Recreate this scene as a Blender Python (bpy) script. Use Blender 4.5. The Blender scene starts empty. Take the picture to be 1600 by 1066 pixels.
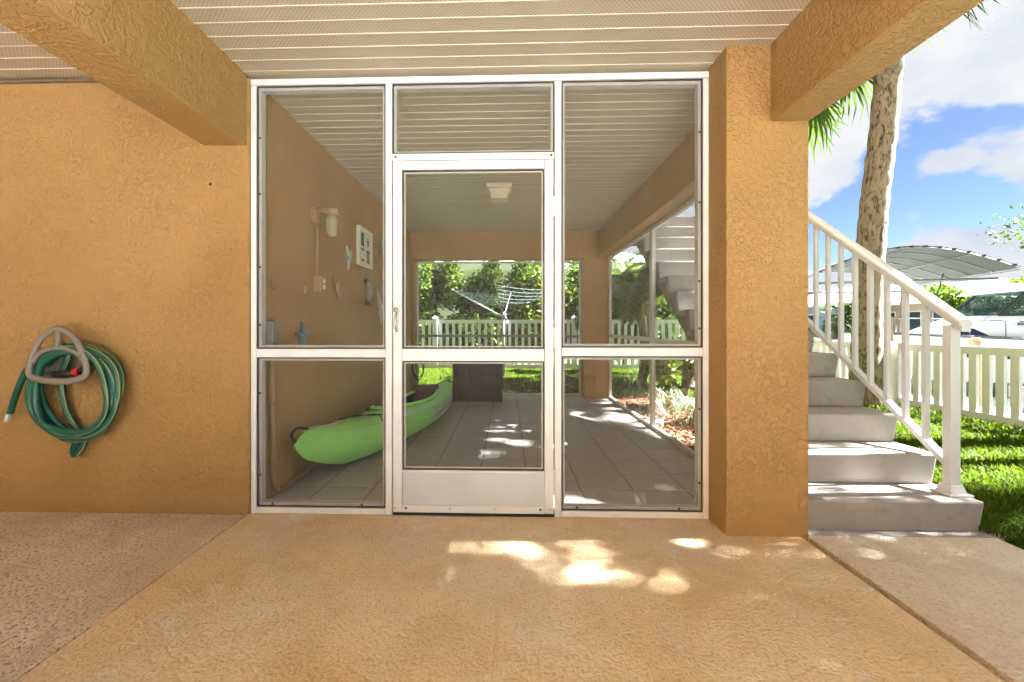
import bpy, math, random
import numpy as np
from mathutils import Vector, Matrix, Euler
random.seed(7); rng = np.random.default_rng(7)
R = math.radians
SC = bpy.context.scene
COL = SC.collection

# ------------------------------------------------------------------ camera
cam_d = bpy.data.cameras.new('camera'); cam = bpy.data.objects.new('camera', cam_d); COL.objects.link(cam)
SC.camera = cam
cam_d.sensor_fit = 'HORIZONTAL'; cam_d.sensor_width = 36.0
cam_d.lens = 36.0 * 700 / 1600
cam_d.shift_x = (800 - 771) / 1600; cam_d.shift_y = (512 - 533) / 1600
cam_d.clip_start = 0.05; cam_d.clip_end = 2000
cam.location = (0, 0, 1.085)
cam.rotation_euler = (R(90), 0, math.atan(22 / 700))

# ------------------------------------------------------------------ light
SUN_EL, SUN_AZ = 49.5, 3.5            # azimuth measured from +X towards +Y
sd = Vector((math.cos(R(SUN_EL)) * math.cos(R(SUN_AZ)), math.cos(R(SUN_EL)) * math.sin(R(SUN_AZ)), math.sin(R(SUN_EL))))
sl = bpy.data.lights.new('sun', 'SUN'); sun = bpy.data.objects.new('sun', sl); COL.objects.link(sun)
sl.energy = 5.0; sl.angle = R(0.8); sl.color = (1.0, 0.985, 0.965)
sun.rotation_euler = sd.to_track_quat('Z', 'Y').to_euler(); sun.location = (20, 0, 25)

wd = bpy.data.worlds.new('World'); SC.world = wd; wd.use_nodes = True
wn = wd.node_tree.nodes; wl = wd.node_tree.links
for n in list(wn): wn.remove(n)
w_out = wn.new('ShaderNodeOutputWorld'); w_bg = wn.new('ShaderNodeBackground')
sky = wn.new('ShaderNodeTexSky'); sky.sky_type = 'NISHITA'; sky.sun_disc = False
sky.sun_elevation = R(SUN_EL); sky.sun_rotation = R(90 - SUN_AZ); sky.air_density = 0.36; sky.dust_density = 0.2; sky.ozone_density = 2.0
SKY_STRENGTH = 0.05
CLOUD = 0.93
tc = wn.new('ShaderNodeTexCoord'); mp = wn.new('ShaderNodeMapping')
mp.inputs['Scale'].default_value = (1.0, 1.0, 1.5); mp.inputs['Location'].default_value = (3.35, 1.2, 0.75)
wl.new(tc.outputs['Generated'], mp.inputs['Vector'])
nz = wn.new('ShaderNodeTexNoise'); nz.inputs['Scale'].default_value = 2.6; nz.inputs['Detail'].default_value = 10; nz.inputs['Roughness'].default_value = 0.53; nz.inputs['Distortion'].default_value = 0.25
wl.new(mp.outputs['Vector'], nz.inputs['Vector'])
cr = wn.new('ShaderNodeValToRGB'); cr.color_ramp.elements[0].position = 0.385; cr.color_ramp.elements[1].position = 0.43
cr.color_ramp.interpolation = 'EASE'
wl.new(nz.outputs['Fac'], cr.inputs['Fac'])
nz2 = wn.new('ShaderNodeTexNoise'); nz2.inputs['Scale'].default_value = 5.5; nz2.inputs['Detail'].default_value = 6
wl.new(mp.outputs['Vector'], nz2.inputs['Vector'])
cc = wn.new('ShaderNodeValToRGB'); cc.color_ramp.elements[0].position = 0.34; cc.color_ramp.elements[1].position = 0.6
cc.color_ramp.elements[0].color = (0.66 * CLOUD, 0.74 * CLOUD, 0.90 * CLOUD, 1); cc.color_ramp.elements[1].color = (0.96 * CLOUD, 0.98 * CLOUD, 1.0 * CLOUD, 1)
wl.new(nz2.outputs['Fac'], cc.inputs['Fac'])
mx = wn.new('ShaderNodeMix'); mx.data_type = 'RGBA'
wl.new(cr.outputs['Color'], mx.inputs['Factor']); sk2 = wn.new('ShaderNodeMix'); sk2.data_type = 'RGBA'; sk2.blend_type = 'MULTIPLY'; sk2.inputs[0].default_value = 1.0; sk2.inputs[7].default_value = (0.29, 0.295, 0.30, 1)
wl.new(sky.outputs['Color'], sk2.inputs[6]); wl.new(sk2.outputs[2], mx.inputs[6]); wl.new(cc.outputs['Color'], mx.inputs[7])
wl.new(mx.outputs[2], w_bg.inputs['Color']); w_bg.inputs['Strength'].default_value = SKY_STRENGTH
wl.new(w_bg.outputs['Background'], w_out.inputs['Surface'])

SC.view_settings.view_transform = 'Standard'; SC.view_settings.look = 'None'
SC.view_settings.exposure = 4.36; SC.view_settings.gamma = 1.0; SC.view_settings.use_curve_mapping = False
SC.cycles.use_denoising = True
SC.cycles.use_adaptive_sampling = True; SC.cycles.adaptive_threshold = 0.03
SC.cycles.max_bounces = 10; SC.cycles.diffuse_bounces = 6; SC.cycles.glossy_bounces = 3; SC.cycles.transparent_max_bounces = 24
SC.cycles.sample_clamp_indirect = 6.0

# ------------------------------------------------------------------ materials
def nodes(name):
    m = bpy.data.materials.new(name); m.use_nodes = True
    return m, m.node_tree.nodes, m.node_tree.links, m.node_tree.nodes['Principled BSDF']
def coords(n, l, scale=(1, 1, 1), rot=(0, 0, 0)):
    t = n.new('ShaderNodeTexCoord'); mpp = n.new('ShaderNodeMapping')
    mpp.inputs['Scale'].default_value = scale; mpp.inputs['Rotation'].default_value = rot
    l.new(t.outputs['Object'], mpp.inputs['Vector']); return mpp.outputs['Vector']
def noise(n, l, vec, scale, detail=3, rough=0.55, dist=0.0):
    t = n.new('ShaderNodeTexNoise'); t.inputs['Scale'].default_value = scale; t.inputs['Detail'].default_value = detail
    t.inputs['Roughness'].default_value = rough; t.inputs['Distortion'].default_value = dist
    l.new(vec, t.inputs['Vector']); return t.outputs['Fac']
def ramp(n, l, fac, stops, interp='LINEAR'):
    r = n.new('ShaderNodeValToRGB'); r.color_ramp.interpolation = interp
    while len(r.color_ramp.elements) < len(stops): r.color_ramp.elements.new(0.5)
    for e, (p, c) in zip(r.color_ramp.elements, stops):
        e.position = p; e.color = (c, c, c, 1) if not hasattr(c, '__len__') else tuple(c) + (1,)
    l.new(fac, r.inputs['Fac']); return r.outputs['Color']
def mixc(n, l, fac, a, b, mode='MIX'):
    x = n.new('ShaderNodeMix'); x.data_type = 'RGBA'; x.blend_type = mode
    for s, v in ((0, fac), (6, a), (7, b)):
        if hasattr(v, 'is_linked') or hasattr(v, 'links'): l.new(v, x.inputs[s])
        elif s == 0: x.inputs[s].default_value = v
        else: x.inputs[s].default_value = tuple(v) + (1,) if len(v) == 3 else v
    return x.outputs[2]
def math_(n, l, op, a, b=None):
    x = n.new('ShaderNodeMath'); x.operation = op
    for i, v in enumerate((a, b)):
        if v is None: continue
        if hasattr(v, 'links'): l.new(v, x.inputs[i])
        else: x.inputs[i].default_value = v
    return x.outputs[0]
def bump(n, l, bs, h, strength, dist):
    b = n.new('ShaderNodeBump'); b.inputs['Strength'].default_value = strength; b.inputs['Distance'].default_value = dist
    l.new(h, b.inputs['Height']); l.new(b.outputs['Normal'], bs.inputs['Normal']); return b
def sc(c, k): return tuple(min(1, v * k) for v in c)

def plain(name, col, rough=0.5, var=0.0, vscale=3.0, bmp=None, spec=0.5, metal=0.0, sss=0.0, stretch=(1, 1, 1), transl=0.0, coat=0.0):
    m, n, l, b = nodes(name)
    b.inputs['Roughness'].default_value = rough; b.inputs['Specular IOR Level'].default_value = spec; b.inputs['Metallic'].default_value = metal
    b.inputs['Coat Weight'].default_value = coat
    b.inputs['Base Color'].default_value = tuple(col) + (1,)
    if var or bmp: v = coords(n, l, stretch)
    if var:
        f = noise(n, l, v, vscale, 4)
        c = ramp(n, l, f, [(0.3, sc(col, 1 - var)), (0.7, sc(col, 1 + var))])
        l.new(c, b.inputs['Base Color'])
    if bmp: bump(n, l, b, noise(n, l, v, bmp[0], 4), bmp[1], bmp[2])
    if transl:
        tr = n.new('ShaderNodeBsdfTranslucent'); ms = n.new('ShaderNodeMixShader'); ms.inputs[0].default_value = transl
        if var: l.new(c, tr.inputs['Color'])
        else: tr.inputs['Color'].default_value = tuple(col) + (1,)
        l.new(b.outputs[0], ms.inputs[1]); l.new(tr.outputs[0], ms.inputs[2]); l.new(ms.outputs[0], n['Material Output'].inputs['Surface'])
    return m

def stucco(name, col, scale, strength, dist, cut=(0.46, 0.57)):
    m, n, l, b = nodes(name); v = coords(n, l)
    b.inputs['Roughness'].default_value = 0.62; b.inputs['Specular IOR Level'].default_value = 0.35
    big = noise(n, l, v, 1.3, 4); fine = noise(n, l, v, 14, 5)
    c = mixc(n, l, ramp(n, l, big, [(0.3, 0.0), (0.7, 1.0)]), sc(col, 0.90), tuple(a * k for a, k in zip(col, (1.06, 1.10, 1.25))))
    st_ = noise(n, l, v, 3.1, 7, 0.7, 0.8); c = mixc(n, l, ramp(n, l, st_, [(0.58, 0.0), (0.72, 0.35)]), c, sc(col, 0.78))
    c = mixc(n, l, ramp(n, l, fine, [(0.35, 0.22), (0.6, 0.0)]), c, sc(col, 0.86))
    l.new(c, b.inputs['Base Color'])
    sv = n.new('ShaderNodeVectorMath'); sv.operation = 'ADD'
    nn = n.new('ShaderNodeTexNoise'); nn.inputs['Scale'].default_value = scale * 0.7; l.new(v, nn.inputs['Vector'])
    ss = n.new('ShaderNodeVectorMath'); ss.operation = 'SCALE'; ss.inputs['Scale'].default_value = 0.045
    l.new(nn.outputs['Color'], ss.inputs[0]); l.new(v, sv.inputs[0]); l.new(ss.outputs[0], sv.inputs[1])
    k = noise(n, l, sv.outputs[0], scale, 2.5, 0.55, 0.6)
    kk = ramp(n, l, k, [(cut[0], 0.0), (cut[1], 1.0)], 'EASE')
    g = noise(n, l, v, scale * 5, 3)
    h = math_(n, l, 'ADD', kk, math_(n, l, 'MULTIPLY', g, 0.28))
    h = math_(n, l, 'MULTIPLY', h, ramp(n, l, noise(n, l, v, 1.9, 3), [(0.32, 0.35), (0.62, 1.0)]))
    bump(n, l, b, h, strength, dist); return m

WALLC = (0.405, 0.236, 0.082)
M = {}
M['stucco'] = stucco('stucco_wall', WALLC, 36, 0.85, 0.006, (0.42, 0.57))
M['stucco_coarse'] = stucco('stucco_coarse', WALLC, 44, 0.9, 0.0065, (0.38, 0.54))
M['stucco_fine'] = stucco('stucco_fine', sc(WALLC, 1.06), 30, 0.4, 0.004)

def deck(name, tan, worn, wornpos, flecks):
    m, n, l, b = nodes(name); v = coords(n, l)
    b.inputs['Roughness'].default_value = 0.55; b.inputs['Specular IOR Level'].default_value = 0.4
    big = noise(n, l, v, 0.75, 5, 0.6, 0.4); mid = noise(n, l, v, 2.6, 6, 0.65, 0.5); sp = noise(n, l, v, 5.0, 8, 0.7, 1.0)
    c = mixc(n, l, ramp(n, l, big, wornpos), tan, worn)
    c = mixc(n, l, ramp(n, l, mid, [(0.45, 0.0), (0.70, 0.6)]), c, tuple(a * k for a, k in zip(tan, (0.74, 0.68, 0.6))))
    gr = noise(n, l, v, 1.4, 8, 0.72, 0.7); c = mixc(n, l, ramp(n, l, gr, [(0.52, 0.0), (0.64, 0.5)]), c, (0.66, 0.58, 0.48))
    c = mixc(n, l, ramp(n, l, sp, [(0.555, 0.0), (0.64, 0.8)]), c, (0.74, 0.67, 0.58))
    k = noise(n, l, v, 74, 2.2, 0.5, 0.3); kk = ramp(n, l, k, [(0.38, 0.0), (0.60, 1.0)], 'EASE')
    if flecks:
        msk = math_(n, l, 'MULTIPLY', ramp(n, l, k, [(0.37, 1.0), (0.45, 0.0)]), ramp(n, l, big, [(0.36, 0.4), (0.52, 1.0)]))
        c = mixc(n, l, msk, c, (0.27, 0.19, 0.115))
    else:
        c = mixc(n, l, ramp(n, l, k, [(0.34, 0.5), (0.45, 0.0)]), c, sc(tan, 0.55))
    vo = n.new('ShaderNodeTexVoronoi'); vo.feature = 'DISTANCE_TO_EDGE'; vo.inputs['Scale'].default_value = 1.55; l.new(v, vo.inputs['Vector'])
    line = ramp(n, l, vo.outputs['Distance'], [(0.008, 1.0), (0.014, 0.0)])
    gate = ramp(n, l, noise(n, l, v, 1.1, 2), [(0.47, 0.0), (0.56, 0.75)])
    ln = math_(n, l, 'MULTIPLY', line, gate)
    c = mixc(n, l, math_(n, l, 'MULTIPLY', ln, 0.35), c, sc(tan, 0.72))
    l.new(c, b.inputs['Base Color'])
    flat = math_(n, l, 'SUBTRACT', 1.0, ln)
    g = math_(n, l, 'MULTIPLY', noise(n, l, v, 170, 3), 0.3)
    h = math_(n, l, 'MULTIPLY', math_(n, l, 'ADD', kk, g), flat)
    bump(n, l, b, h, 0.7, 0.0045); return m
M['deck'] = deck('deck_coating', (0.76, 0.555, 0.325), (0.80, 0.67, 0.51), [(0.42, 0.0), (0.62, 1.0)], False)
M['deck_worn'] = deck('deck_coating_worn', (0.60, 0.47, 0.32), (0.72, 0.63, 0.53), [(0.36, 0.1), (0.55, 1.0)], True)
M['deck_side'] = deck('deck_coating_side', (0.64, 0.52, 0.39), (0.68, 0.61, 0.53), [(0.35, 0.2), (0.6, 1.0)], False)
M['joint'] = plain('joint_filler', (0.22, 0.115, 0.04), 0.8, 0.3, 20, (60, 0.5, 0.004))

def soffit_perf():
    m, n, l, b = nodes('perforated_vinyl'); v = coords(n, l)
    b.inputs['Roughness'].default_value = 0.45
    mp2 = n.new('ShaderNodeMapping'); mp2.inputs['Rotation'].default_value = (0, 0, R(45)); mp2.inputs['Scale'].default_value = (1, 1, 0)
    l.new(v, mp2.inputs['Vector'])
    vo = n.new('ShaderNodeTexVoronoi'); vo.voronoi_dimensions = '2D'; vo.inputs['Scale'].default_value = 66; vo.inputs['Randomness'].default_value = 0.0
    l.new(mp2.outputs['Vector'], vo.inputs['Vector'])
    hole = ramp(n, l, vo.outputs['Distance'], [(0.17, 1.0), (0.25, 0.0)])
    dirt = ramp(n, l, noise(n, l, v, 9, 5), [(0.42, 0.55), (0.7, 1.0)])
    base = mixc(n, l, ramp(n, l, noise(n, l, v, 2.0, 4), [(0.3, 0.0), (0.7, 1.0)]), (0.48, 0.415, 0.305), (0.54, 0.475, 0.365))
    c = mixc(n, l, math_(n, l, 'MULTIPLY', hole, dirt), base, (0.13, 0.09, 0.045))
    l.new(c, b.inputs['Base Color']); return m
M['perf'] = soffit_perf()
M['vinyl'] = plain('soffit_bead', (0.52, 0.46, 0.36), 0.4)
M['alu'] = plain('white_aluminium', (0.73, 0.75, 0.78), 0.38, 0.06, 9, (3, 0.05, 0.01))
M['alu_old'] = plain('aged_aluminium', (0.62, 0.60, 0.56), 0.45, 0.08, 4)
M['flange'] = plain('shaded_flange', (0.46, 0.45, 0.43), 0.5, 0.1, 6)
M['kick'] = plain('kick_panel', (0.58, 0.63, 0.68), 0.34, 0.06, 4, (2.5, 0.12, 0.02))
M['spline'] = plain('screen_spline', (0.05, 0.05, 0.05), 0.7)
M['screw'] = plain('rusty_screw', (0.10, 0.05, 0.03), 0.7)
def screen_mat(name, dens, col):
    m, n, l, b = nodes(name)
    b.inputs['Base Color'].default_value = col + (1,); b.inputs['Roughness'].default_value = 0.8
    t = n.new('ShaderNodeBsdfTransparent'); x = n.new('ShaderNodeMixShader'); x.inputs[0].default_value = dens
    l.new(t.outputs[0], x.inputs[1]); l.new(b.outputs[0], x.inputs[2]); l.new(x.outputs[0], n['Material Output'].inputs['Surface']); return m
M['mesh'] = screen_mat('fibreglass_screen', 0.12, (0.30, 0.30, 0.28))
M['mesh_side'] = screen_mat('fibreglass_screen_weathered', 0.17, (0.40, 0.42, 0.40))
def tile_mat():
    m, n, l, b = nodes('grey_brown_tile'); v = coords(n, l)
    inf = n.new('ShaderNodeObjectInfo')
    f = noise(n, l, v, 6, 6, 0.6, 1.2); g = noise(n, l, v, 26, 5)
    c = mixc(n, l, ramp(n, l, f, [(0.3, 0.0), (0.7, 1.0)]), (0.35, 0.31, 0.295), (0.46, 0.42, 0.40))
    c = mixc(n, l, math_(n, l, 'MULTIPLY', inf.outputs['Random'], 0.3), c, (0.40, 0.36, 0.345))
    c = mixc(n, l, ramp(n, l, g, [(0.55, 0.0), (0.75, 0.35)]), c, (0.52, 0.475, 0.45))
    l.new(c, b.inputs['Base Color']); b.inputs['Roughness'].default_value = 0.3; b.inputs['Specular IOR Level'].default_value = 0.5
    l.new(ramp(n, l, g, [(0.3, 0.42), (0.7, 0.58)]), b.inputs['Roughness'])
    bump(n, l, b, f, 0.12, 0.004); return m
M['tile'] = tile_mat()
M['grout'] = plain('tile_grout', (0.28, 0.255, 0.24), 0.85, 0.15, 8)
def concrete_mat(name, col, dirt):
    m, n, l, b = nodes(name); v = coords(n, l)
    f = noise(n, l, v, 3.5, 7, 0.65); d = noise(n, l, v, 11, 8, 0.7, 0.5)
    c = mixc(n, l, ramp(n, l, f, [(0.3, 0.0), (0.7, 1.0)]), sc(col, 0.88), sc(col, 1.08))
    c = mixc(n, l, ramp(n, l, d, [(0.56, 0.0), (0.72, dirt)]), c, (0.13, 0.12, 0.10))
    l.new(c, b.inputs['Base Color']); b.inputs['Roughness'].default_value = 0.85
    bump(n, l, b, noise(n, l, v, 90, 4), 0.35, 0.002); return m
M['concrete'] = concrete_mat('step_concrete', (0.30, 0.285, 0.265), 0.55)
M['bounce_paving'] = concrete_mat('bounce_concrete', (0.60, 0.59, 0.57), 0.15)  # pale concrete for the unseen ground that bounces sunlight
M['seawall'] = concrete_mat('seawall_concrete', (0.42, 0.40, 0.36), 0.5)
M['stringer'] = plain('brown_stringer', (0.19, 0.13, 0.09), 0.6, 0.1, 4)
M['rail'] = plain('rail_paint', (0.58, 0.60, 0.63), 0.3, 0.02, 4)
M['vinyl_fence'] = plain('fence_vinyl', (0.60, 0.635, 0.66), 0.4, 0.05, 3)
M['lawn'] = plain('lawn_soil', (0.028, 0.06, 0.008), 0.95, 0.3, 6, (30, 0.8, 0.03))
def leaf_mat(name, a, b2, transl=0.35, rough=0.5, scale=2.0, spec=0.5, straw=None):
    m, n, l, b = nodes(name); v = coords(n, l)
    g = n.new('ShaderNodeNewGeometry')
    f = noise(n, l, v, scale, 3)
    r = math_(n, l, 'ADD', math_(n, l, 'MULTIPLY', g.outputs['Random Per Island'], 0.6), math_(n, l, 'MULTIPLY', f, 0.4))
    c = ramp(n, l, r, [(0.2, a), (0.75, b2)])
    if straw: c = mixc(n, l, ramp(n, l, g.outputs['Random Per Island'], [(0.955, 0.0), (0.965, 1.0)]), c, straw)
    l.new(c, b.inputs['Base Color']); b.inputs['Roughness'].default_value = rough; b.inputs['Specular IOR Level'].default_value = spec
    tr = n.new('ShaderNodeBsdfTranslucent'); ms = n.new('ShaderNodeMixShader'); ms.inputs[0].default_value = transl
    l.new(c, tr.inputs['Color']); l.new(b.outputs[0], ms.inputs[1]); l.new(tr.outputs[0], ms.inputs[2])
    l.new(ms.outputs[0], n['Material Output'].inputs['Surface']); return m
M['grass'] = leaf_mat('grass_blades', (0.045, 0.092, 0.002), (0.095, 0.155, 0.003), 0.45, 0.55, 3, 0.12, (0.16, 0.13, 0.05))
M['hedge'] = leaf_mat('hedge_leaves', (0.03, 0.075, 0.01), (0.11, 0.18, 0.025), 0.35, 0.45, 1.5, 0.3)
M['hedge2'] = leaf_mat('hedge_leaves_light', (0.055, 0.115, 0.012), (0.17, 0.25, 0.03), 0.35, 0.45, 1.5, 0.3)
M['tree'] = leaf_mat('tree_leaves', (0.03, 0.065, 0.01), (0.09, 0.135, 0.025), 0.3, 0.5, 0.6, 0.3)
M['fan'] = leaf_mat('fan_palm_leaf', (0.03, 0.07, 0.01), (0.09, 0.145, 0.022), 0.3, 0.42, 1.0, 0.3)
M['areca'] = leaf_mat('feather_palm_leaf', (0.025, 0.06, 0.008), (0.10, 0.145, 0.02), 0.3, 0.42, 1.0, 0.3)
M['gold'] = leaf_mat('golden_shrub_leaf', (0.06, 0.13, 0.008), (0.22, 0.25, 0.015), 0.3, 0.45, 4)
M['strap'] = leaf_mat('strap_leaf', (0.10, 0.15, 0.05), (0.34, 0.35, 0.20), 0.25, 0.5, 4)
M['chips'] = leaf_mat('mulch_chip', (0.17, 0.075, 0.035), (0.40, 0.22, 0.13), 0.0, 0.9, 8, 0.2)
M['mulch'] = plain('mulch_soil', (0.15, 0.075, 0.04), 0.95, 0.3, 12, (40, 0.8, 0.02))
def bark_mat(name, col, stretch, strength=0.8, dist=0.016):
    m, n, l, b = nodes(name); v = coords(n, l, stretch)
    f = noise(n, l, v, 15, 6, 0.62, 0.9); g = noise(n, l, v, 2.2, 4)
    c = mixc(n, l, ramp(n, l, g, [(0.3, 0.0), (0.7, 1.0)]), sc(col, 0.82), sc(col, 1.1))
    c = mixc(n, l, ramp(n, l, f, [(0.38, 1.0), (0.49, 0.0)]), c, sc(col, 0.22))
    l.new(c, b.inputs['Base Color']); b.inputs['Roughness'].default_value = 0.9; b.inputs['Specular IOR Level'].default_value = 0.2
    bump(n, l, b, ramp(n, l, f, [(0.33, 0.0), (0.55, 1.0)]), strength, dist); return m
M['palm_bark'] = bark_mat('palm_bark', (0.30, 0.24, 0.18), (1.6, 1.6, 0.55))
M['bark'] = bark_mat('tree_bark', (0.20, 0.15, 0.11), (2, 2, 0.5))
M['stem'] = plain('green_stem', (0.16, 0.2, 0.06), 0.6)
M['dry'] = plain('dry_sheath', (0.38, 0.24, 0.09), 0.8, 0.3, 5)
M['taupe'] = plain('taupe_plastic', (0.23, 0.195, 0.16), 0.5, 0.04, 5)
M['black'] = plain('black_plastic', (0.02, 0.02, 0.02), 0.45)
M['red'] = plain('red_plastic', (0.5, 0.02, 0.02), 0.4)
M['hose'] = plain('hose_green', (0.008, 0.105, 0.078), 0.28, 0.12, 9)
M['hose_dark'] = plain('hose_dark_green', (0.012, 0.075, 0.03), 0.3)
M['hose_y'] = plain('hose_stripe', (0.40, 0.40, 0.13), 0.35)
M['steel'] = plain('dull_steel', (0.55, 0.54, 0.5), 0.35, 0.1, 20, None, 0.5, 0.8)
M['kayak'] = plain('kayak_green', (0.34, 0.85, 0.20), 0.3, 0.08, 5)
M['kayak_in'] = plain('kayak_interior', (0.03, 0.03, 0.025), 0.7)
M['seat'] = plain('kayak_seat', (0.16, 0.13, 0.17), 0.8)
M['decal'] = plain('kayak_decal', (0.46, 0.60, 0.55), 0.4, 0.2, 9)
M['ink'] = plain('decal_ink', (0.04, 0.06, 0.12), 0.5)
M['cord_w'] = plain('white_cord', (0.6, 0.55, 0.45), 0.8)
def wicker():
    m, n, l, b = nodes('resin_wicker'); v = coords(n, l)
    b.inputs['Base Color'].default_value = (0.05, 0.04, 0.036, 1); b.inputs['Roughness'].default_value = 0.5
    w = n.new('ShaderNodeTexWave'); w.wave_type = 'BANDS'; w.bands_direction = 'X'; w.inputs['Scale'].default_value = 16; l.new(v, w.inputs['Vector'])
    w2 = n.new('ShaderNodeTexWave'); w2.wave_type = 'BANDS'; w2.bands_direction = 'Z'; w2.inputs['Scale'].default_value = 34; l.new(v, w2.inputs['Vector'])
    bump(n, l, b, math_(n, l, 'ADD', w.outputs['Fac'], math_(n, l, 'MULTIPLY', w2.outputs['Fac'], 0.5)), 0.35, 0.004); return m
M['wicker'] = wicker(); M['boxfr'] = plain('box_resin', (0.045, 0.036, 0.032), 0.45)
M['paint_box'] = plain('painted_conduit', (0.36, 0.225, 0.12), 0.6, 0.08, 8)
M['grey_box'] = plain('grey_electrical_box', (0.23, 0.23, 0.2), 0.5)
M['cream'] = plain('cream_plastic', (0.62, 0.55, 0.42), 0.4)
M['lens'] = plain('frosted_lens', (0.48, 0.36, 0.20), 0.3)
def jar():
    m, n, l, b = nodes('ribbed_glass'); b.inputs['Base Color'].default_value = (0.50, 0.43, 0.28, 1); b.inputs['Roughness'].default_value = 0.12
    t = n.new('ShaderNodeBsdfTransparent'); t.inputs['Color'].default_value = (0.9, 0.92, 0.8, 1)
    x = n.new('ShaderNodeMixShader'); x.inputs[0].default_value = 0.55
    l.new(t.outputs[0], x.inputs[1]); l.new(b.outputs[0], x.inputs[2]); l.new(x.outputs[0], n['Material Output'].inputs['Surface']); return m
M['jar'] = jar()
M['blue'] = plain('blue_glaze', (0.13, 0.24, 0.30), 0.4, 0.35, 14)
M['pale'] = plain('pale_ceramic', (0.50, 0.50, 0.43), 0.5, 0.15, 14)
M['tan'] = plain('tan_ceramic', (0.40, 0.25, 0.11), 0.6, 0.2, 14)
M['pink'] = plain('pink_terracotta', (0.36, 0.20, 0.13), 0.6, 0.2, 14)
M['slate'] = plain('slate_ceramic', (0.21, 0.21, 0.19), 0.5, 0.25, 14)
M['rust'] = plain('rust_ceramic', (0.33, 0.15, 0.04), 0.6, 0.2, 14)
M['white'] = plain('white_paint', (0.72, 0.69, 0.58), 0.5, 0.05, 8)
M['dark'] = plain('dark_print', (0.06, 0.065, 0.04), 0.5, 0.3, 10)
M['brightwhite'] = plain('statue_white', (0.82, 0.82, 0.80), 0.5, 0.08, 9)
M['galv'] = plain('galvanised', (0.20, 0.20, 0.20), 0.4, 0.08, 5, None, 0.5, 0.6)
M['cordteal'] = plain('teal_line', (0.03, 0.10, 0.09), 0.6)
M['canvas'] = plain('grey_canvas', (0.075, 0.075, 0.07), 0.8, 0.06, 2, None, 0.3, 0, 0, (1, 1, 1), 0.04)
M['gel'] = plain('gelcoat_white', (0.80, 0.81, 0.82), 0.2, 0, 1, None, 0.5, 0, 0, (1, 1, 1), 0, 0.5)
def tint():
    m, n, l, b = nodes('tinted_glass'); b.inputs['Base Color'].default_value = (0.06, 0.09, 0.11, 1); b.inputs['Roughness'].default_value = 0.05
    t = n.new('ShaderNodeBsdfTransparent'); t.inputs['Color'].default_value = (0.7, 0.8, 0.85, 1)
    x = n.new('ShaderNodeMixShader'); x.inputs[0].default_value = 0.3
    l.new(t.outputs[0], x.inputs[1]); l.new(b.outputs[0], x.inputs[2]); l.new(x.outputs[0], n['Material Output'].inputs['Surface']); return m
M['tint'] = tint()
M['navy'] = plain('navy_window', (0.012, 0.02, 0.06), 0.1)
M['hullgrey'] = plain('ski_grey', (0.10, 0.105, 0.115), 0.35, 0.05, 3)
M['yellow'] = plain('ski_yellow', (0.62, 0.66, 0.05), 0.35)
M['wood'] = plain('dock_wood', (0.30, 0.25, 0.20), 0.8, 0.25, 4, (20, 0.5, 0.01), 0.3, 0, 0, (1, 6, 1))
M['pile'] = plain('timber_pile', (0.27, 0.18, 0.10), 0.85, 0.25, 6)
M['roofw'] = plain('white_roof', (0.82, 0.82, 0.80), 0.6, 0.04, 1)
M['bluewall'] = plain('blue_grey_siding', (0.22, 0.29, 0.40), 0.7, 0.05, 1)
M['pinkwall'] = plain('pink_stucco', (0.50, 0.33, 0.26), 0.8, 0.05, 1)
M['palewall'] = plain('pale_siding', (0.58, 0.58, 0.50), 0.7, 0.06, 1)
M['pane'] = plain('window_glass', (0.04, 0.06, 0.08), 0.08)
def water():
    m, n, l, b = nodes('canal_water'); v = coords(n, l)
    b.inputs['Base Color'].default_value = (0.10, 0.13, 0.11, 1); b.inputs['Roughness'].default_value = 0.08
    bump(n, l, b, noise(n, l, v, 2.5, 5, 0.6, 0.6), 0.25, 0.08); return m
M['water'] = water()

# ------------------------------------------------------------------ mesh helpers
WLOC = {}
def link(name, me, parent=None, loc=(0, 0, 0), rot=None, mats=None):
    """loc is a WORLD offset for the mesh's own coordinates unless the parent is rotated (then local)."""
    o = bpy.data.objects.new(name, me); COL.objects.link(o)
    lv = Vector(loc)
    if parent is not None:
        o.parent = parent
        if parent.get('_local'): o.location = lv
        else: o.location = lv - WLOC[parent.name]
        if parent.get('_local'): o['_local'] = 1
    else: o.location = lv
    WLOC[o.name] = lv
    if rot is not None: o.rotation_euler = rot
    return o
def tag(o, label, cat=None, group=None, kind=None):
    o['label'] = label
    if cat: o['category'] = cat
    if group: o['group'] = group
    if kind: o['kind'] = kind
    return o
def thing(name, label, cat, loc=(0, 0, 0), rot=None, group=None):
    o = bpy.data.objects.new(name, None); COL.objects.link(o); o.empty_display_size = 0.1
    o.location = loc; WLOC[o.name] = Vector(loc)
    if rot is not None: o.rotation_euler = rot; o['_local'] = 1
    return tag(o, label, cat, group)
def local_thing(name, label, cat, loc=(0, 0, 0), rot=(0, 0, 0), group=None):
    return thing(name, label, cat, loc, rot, group)

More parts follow.
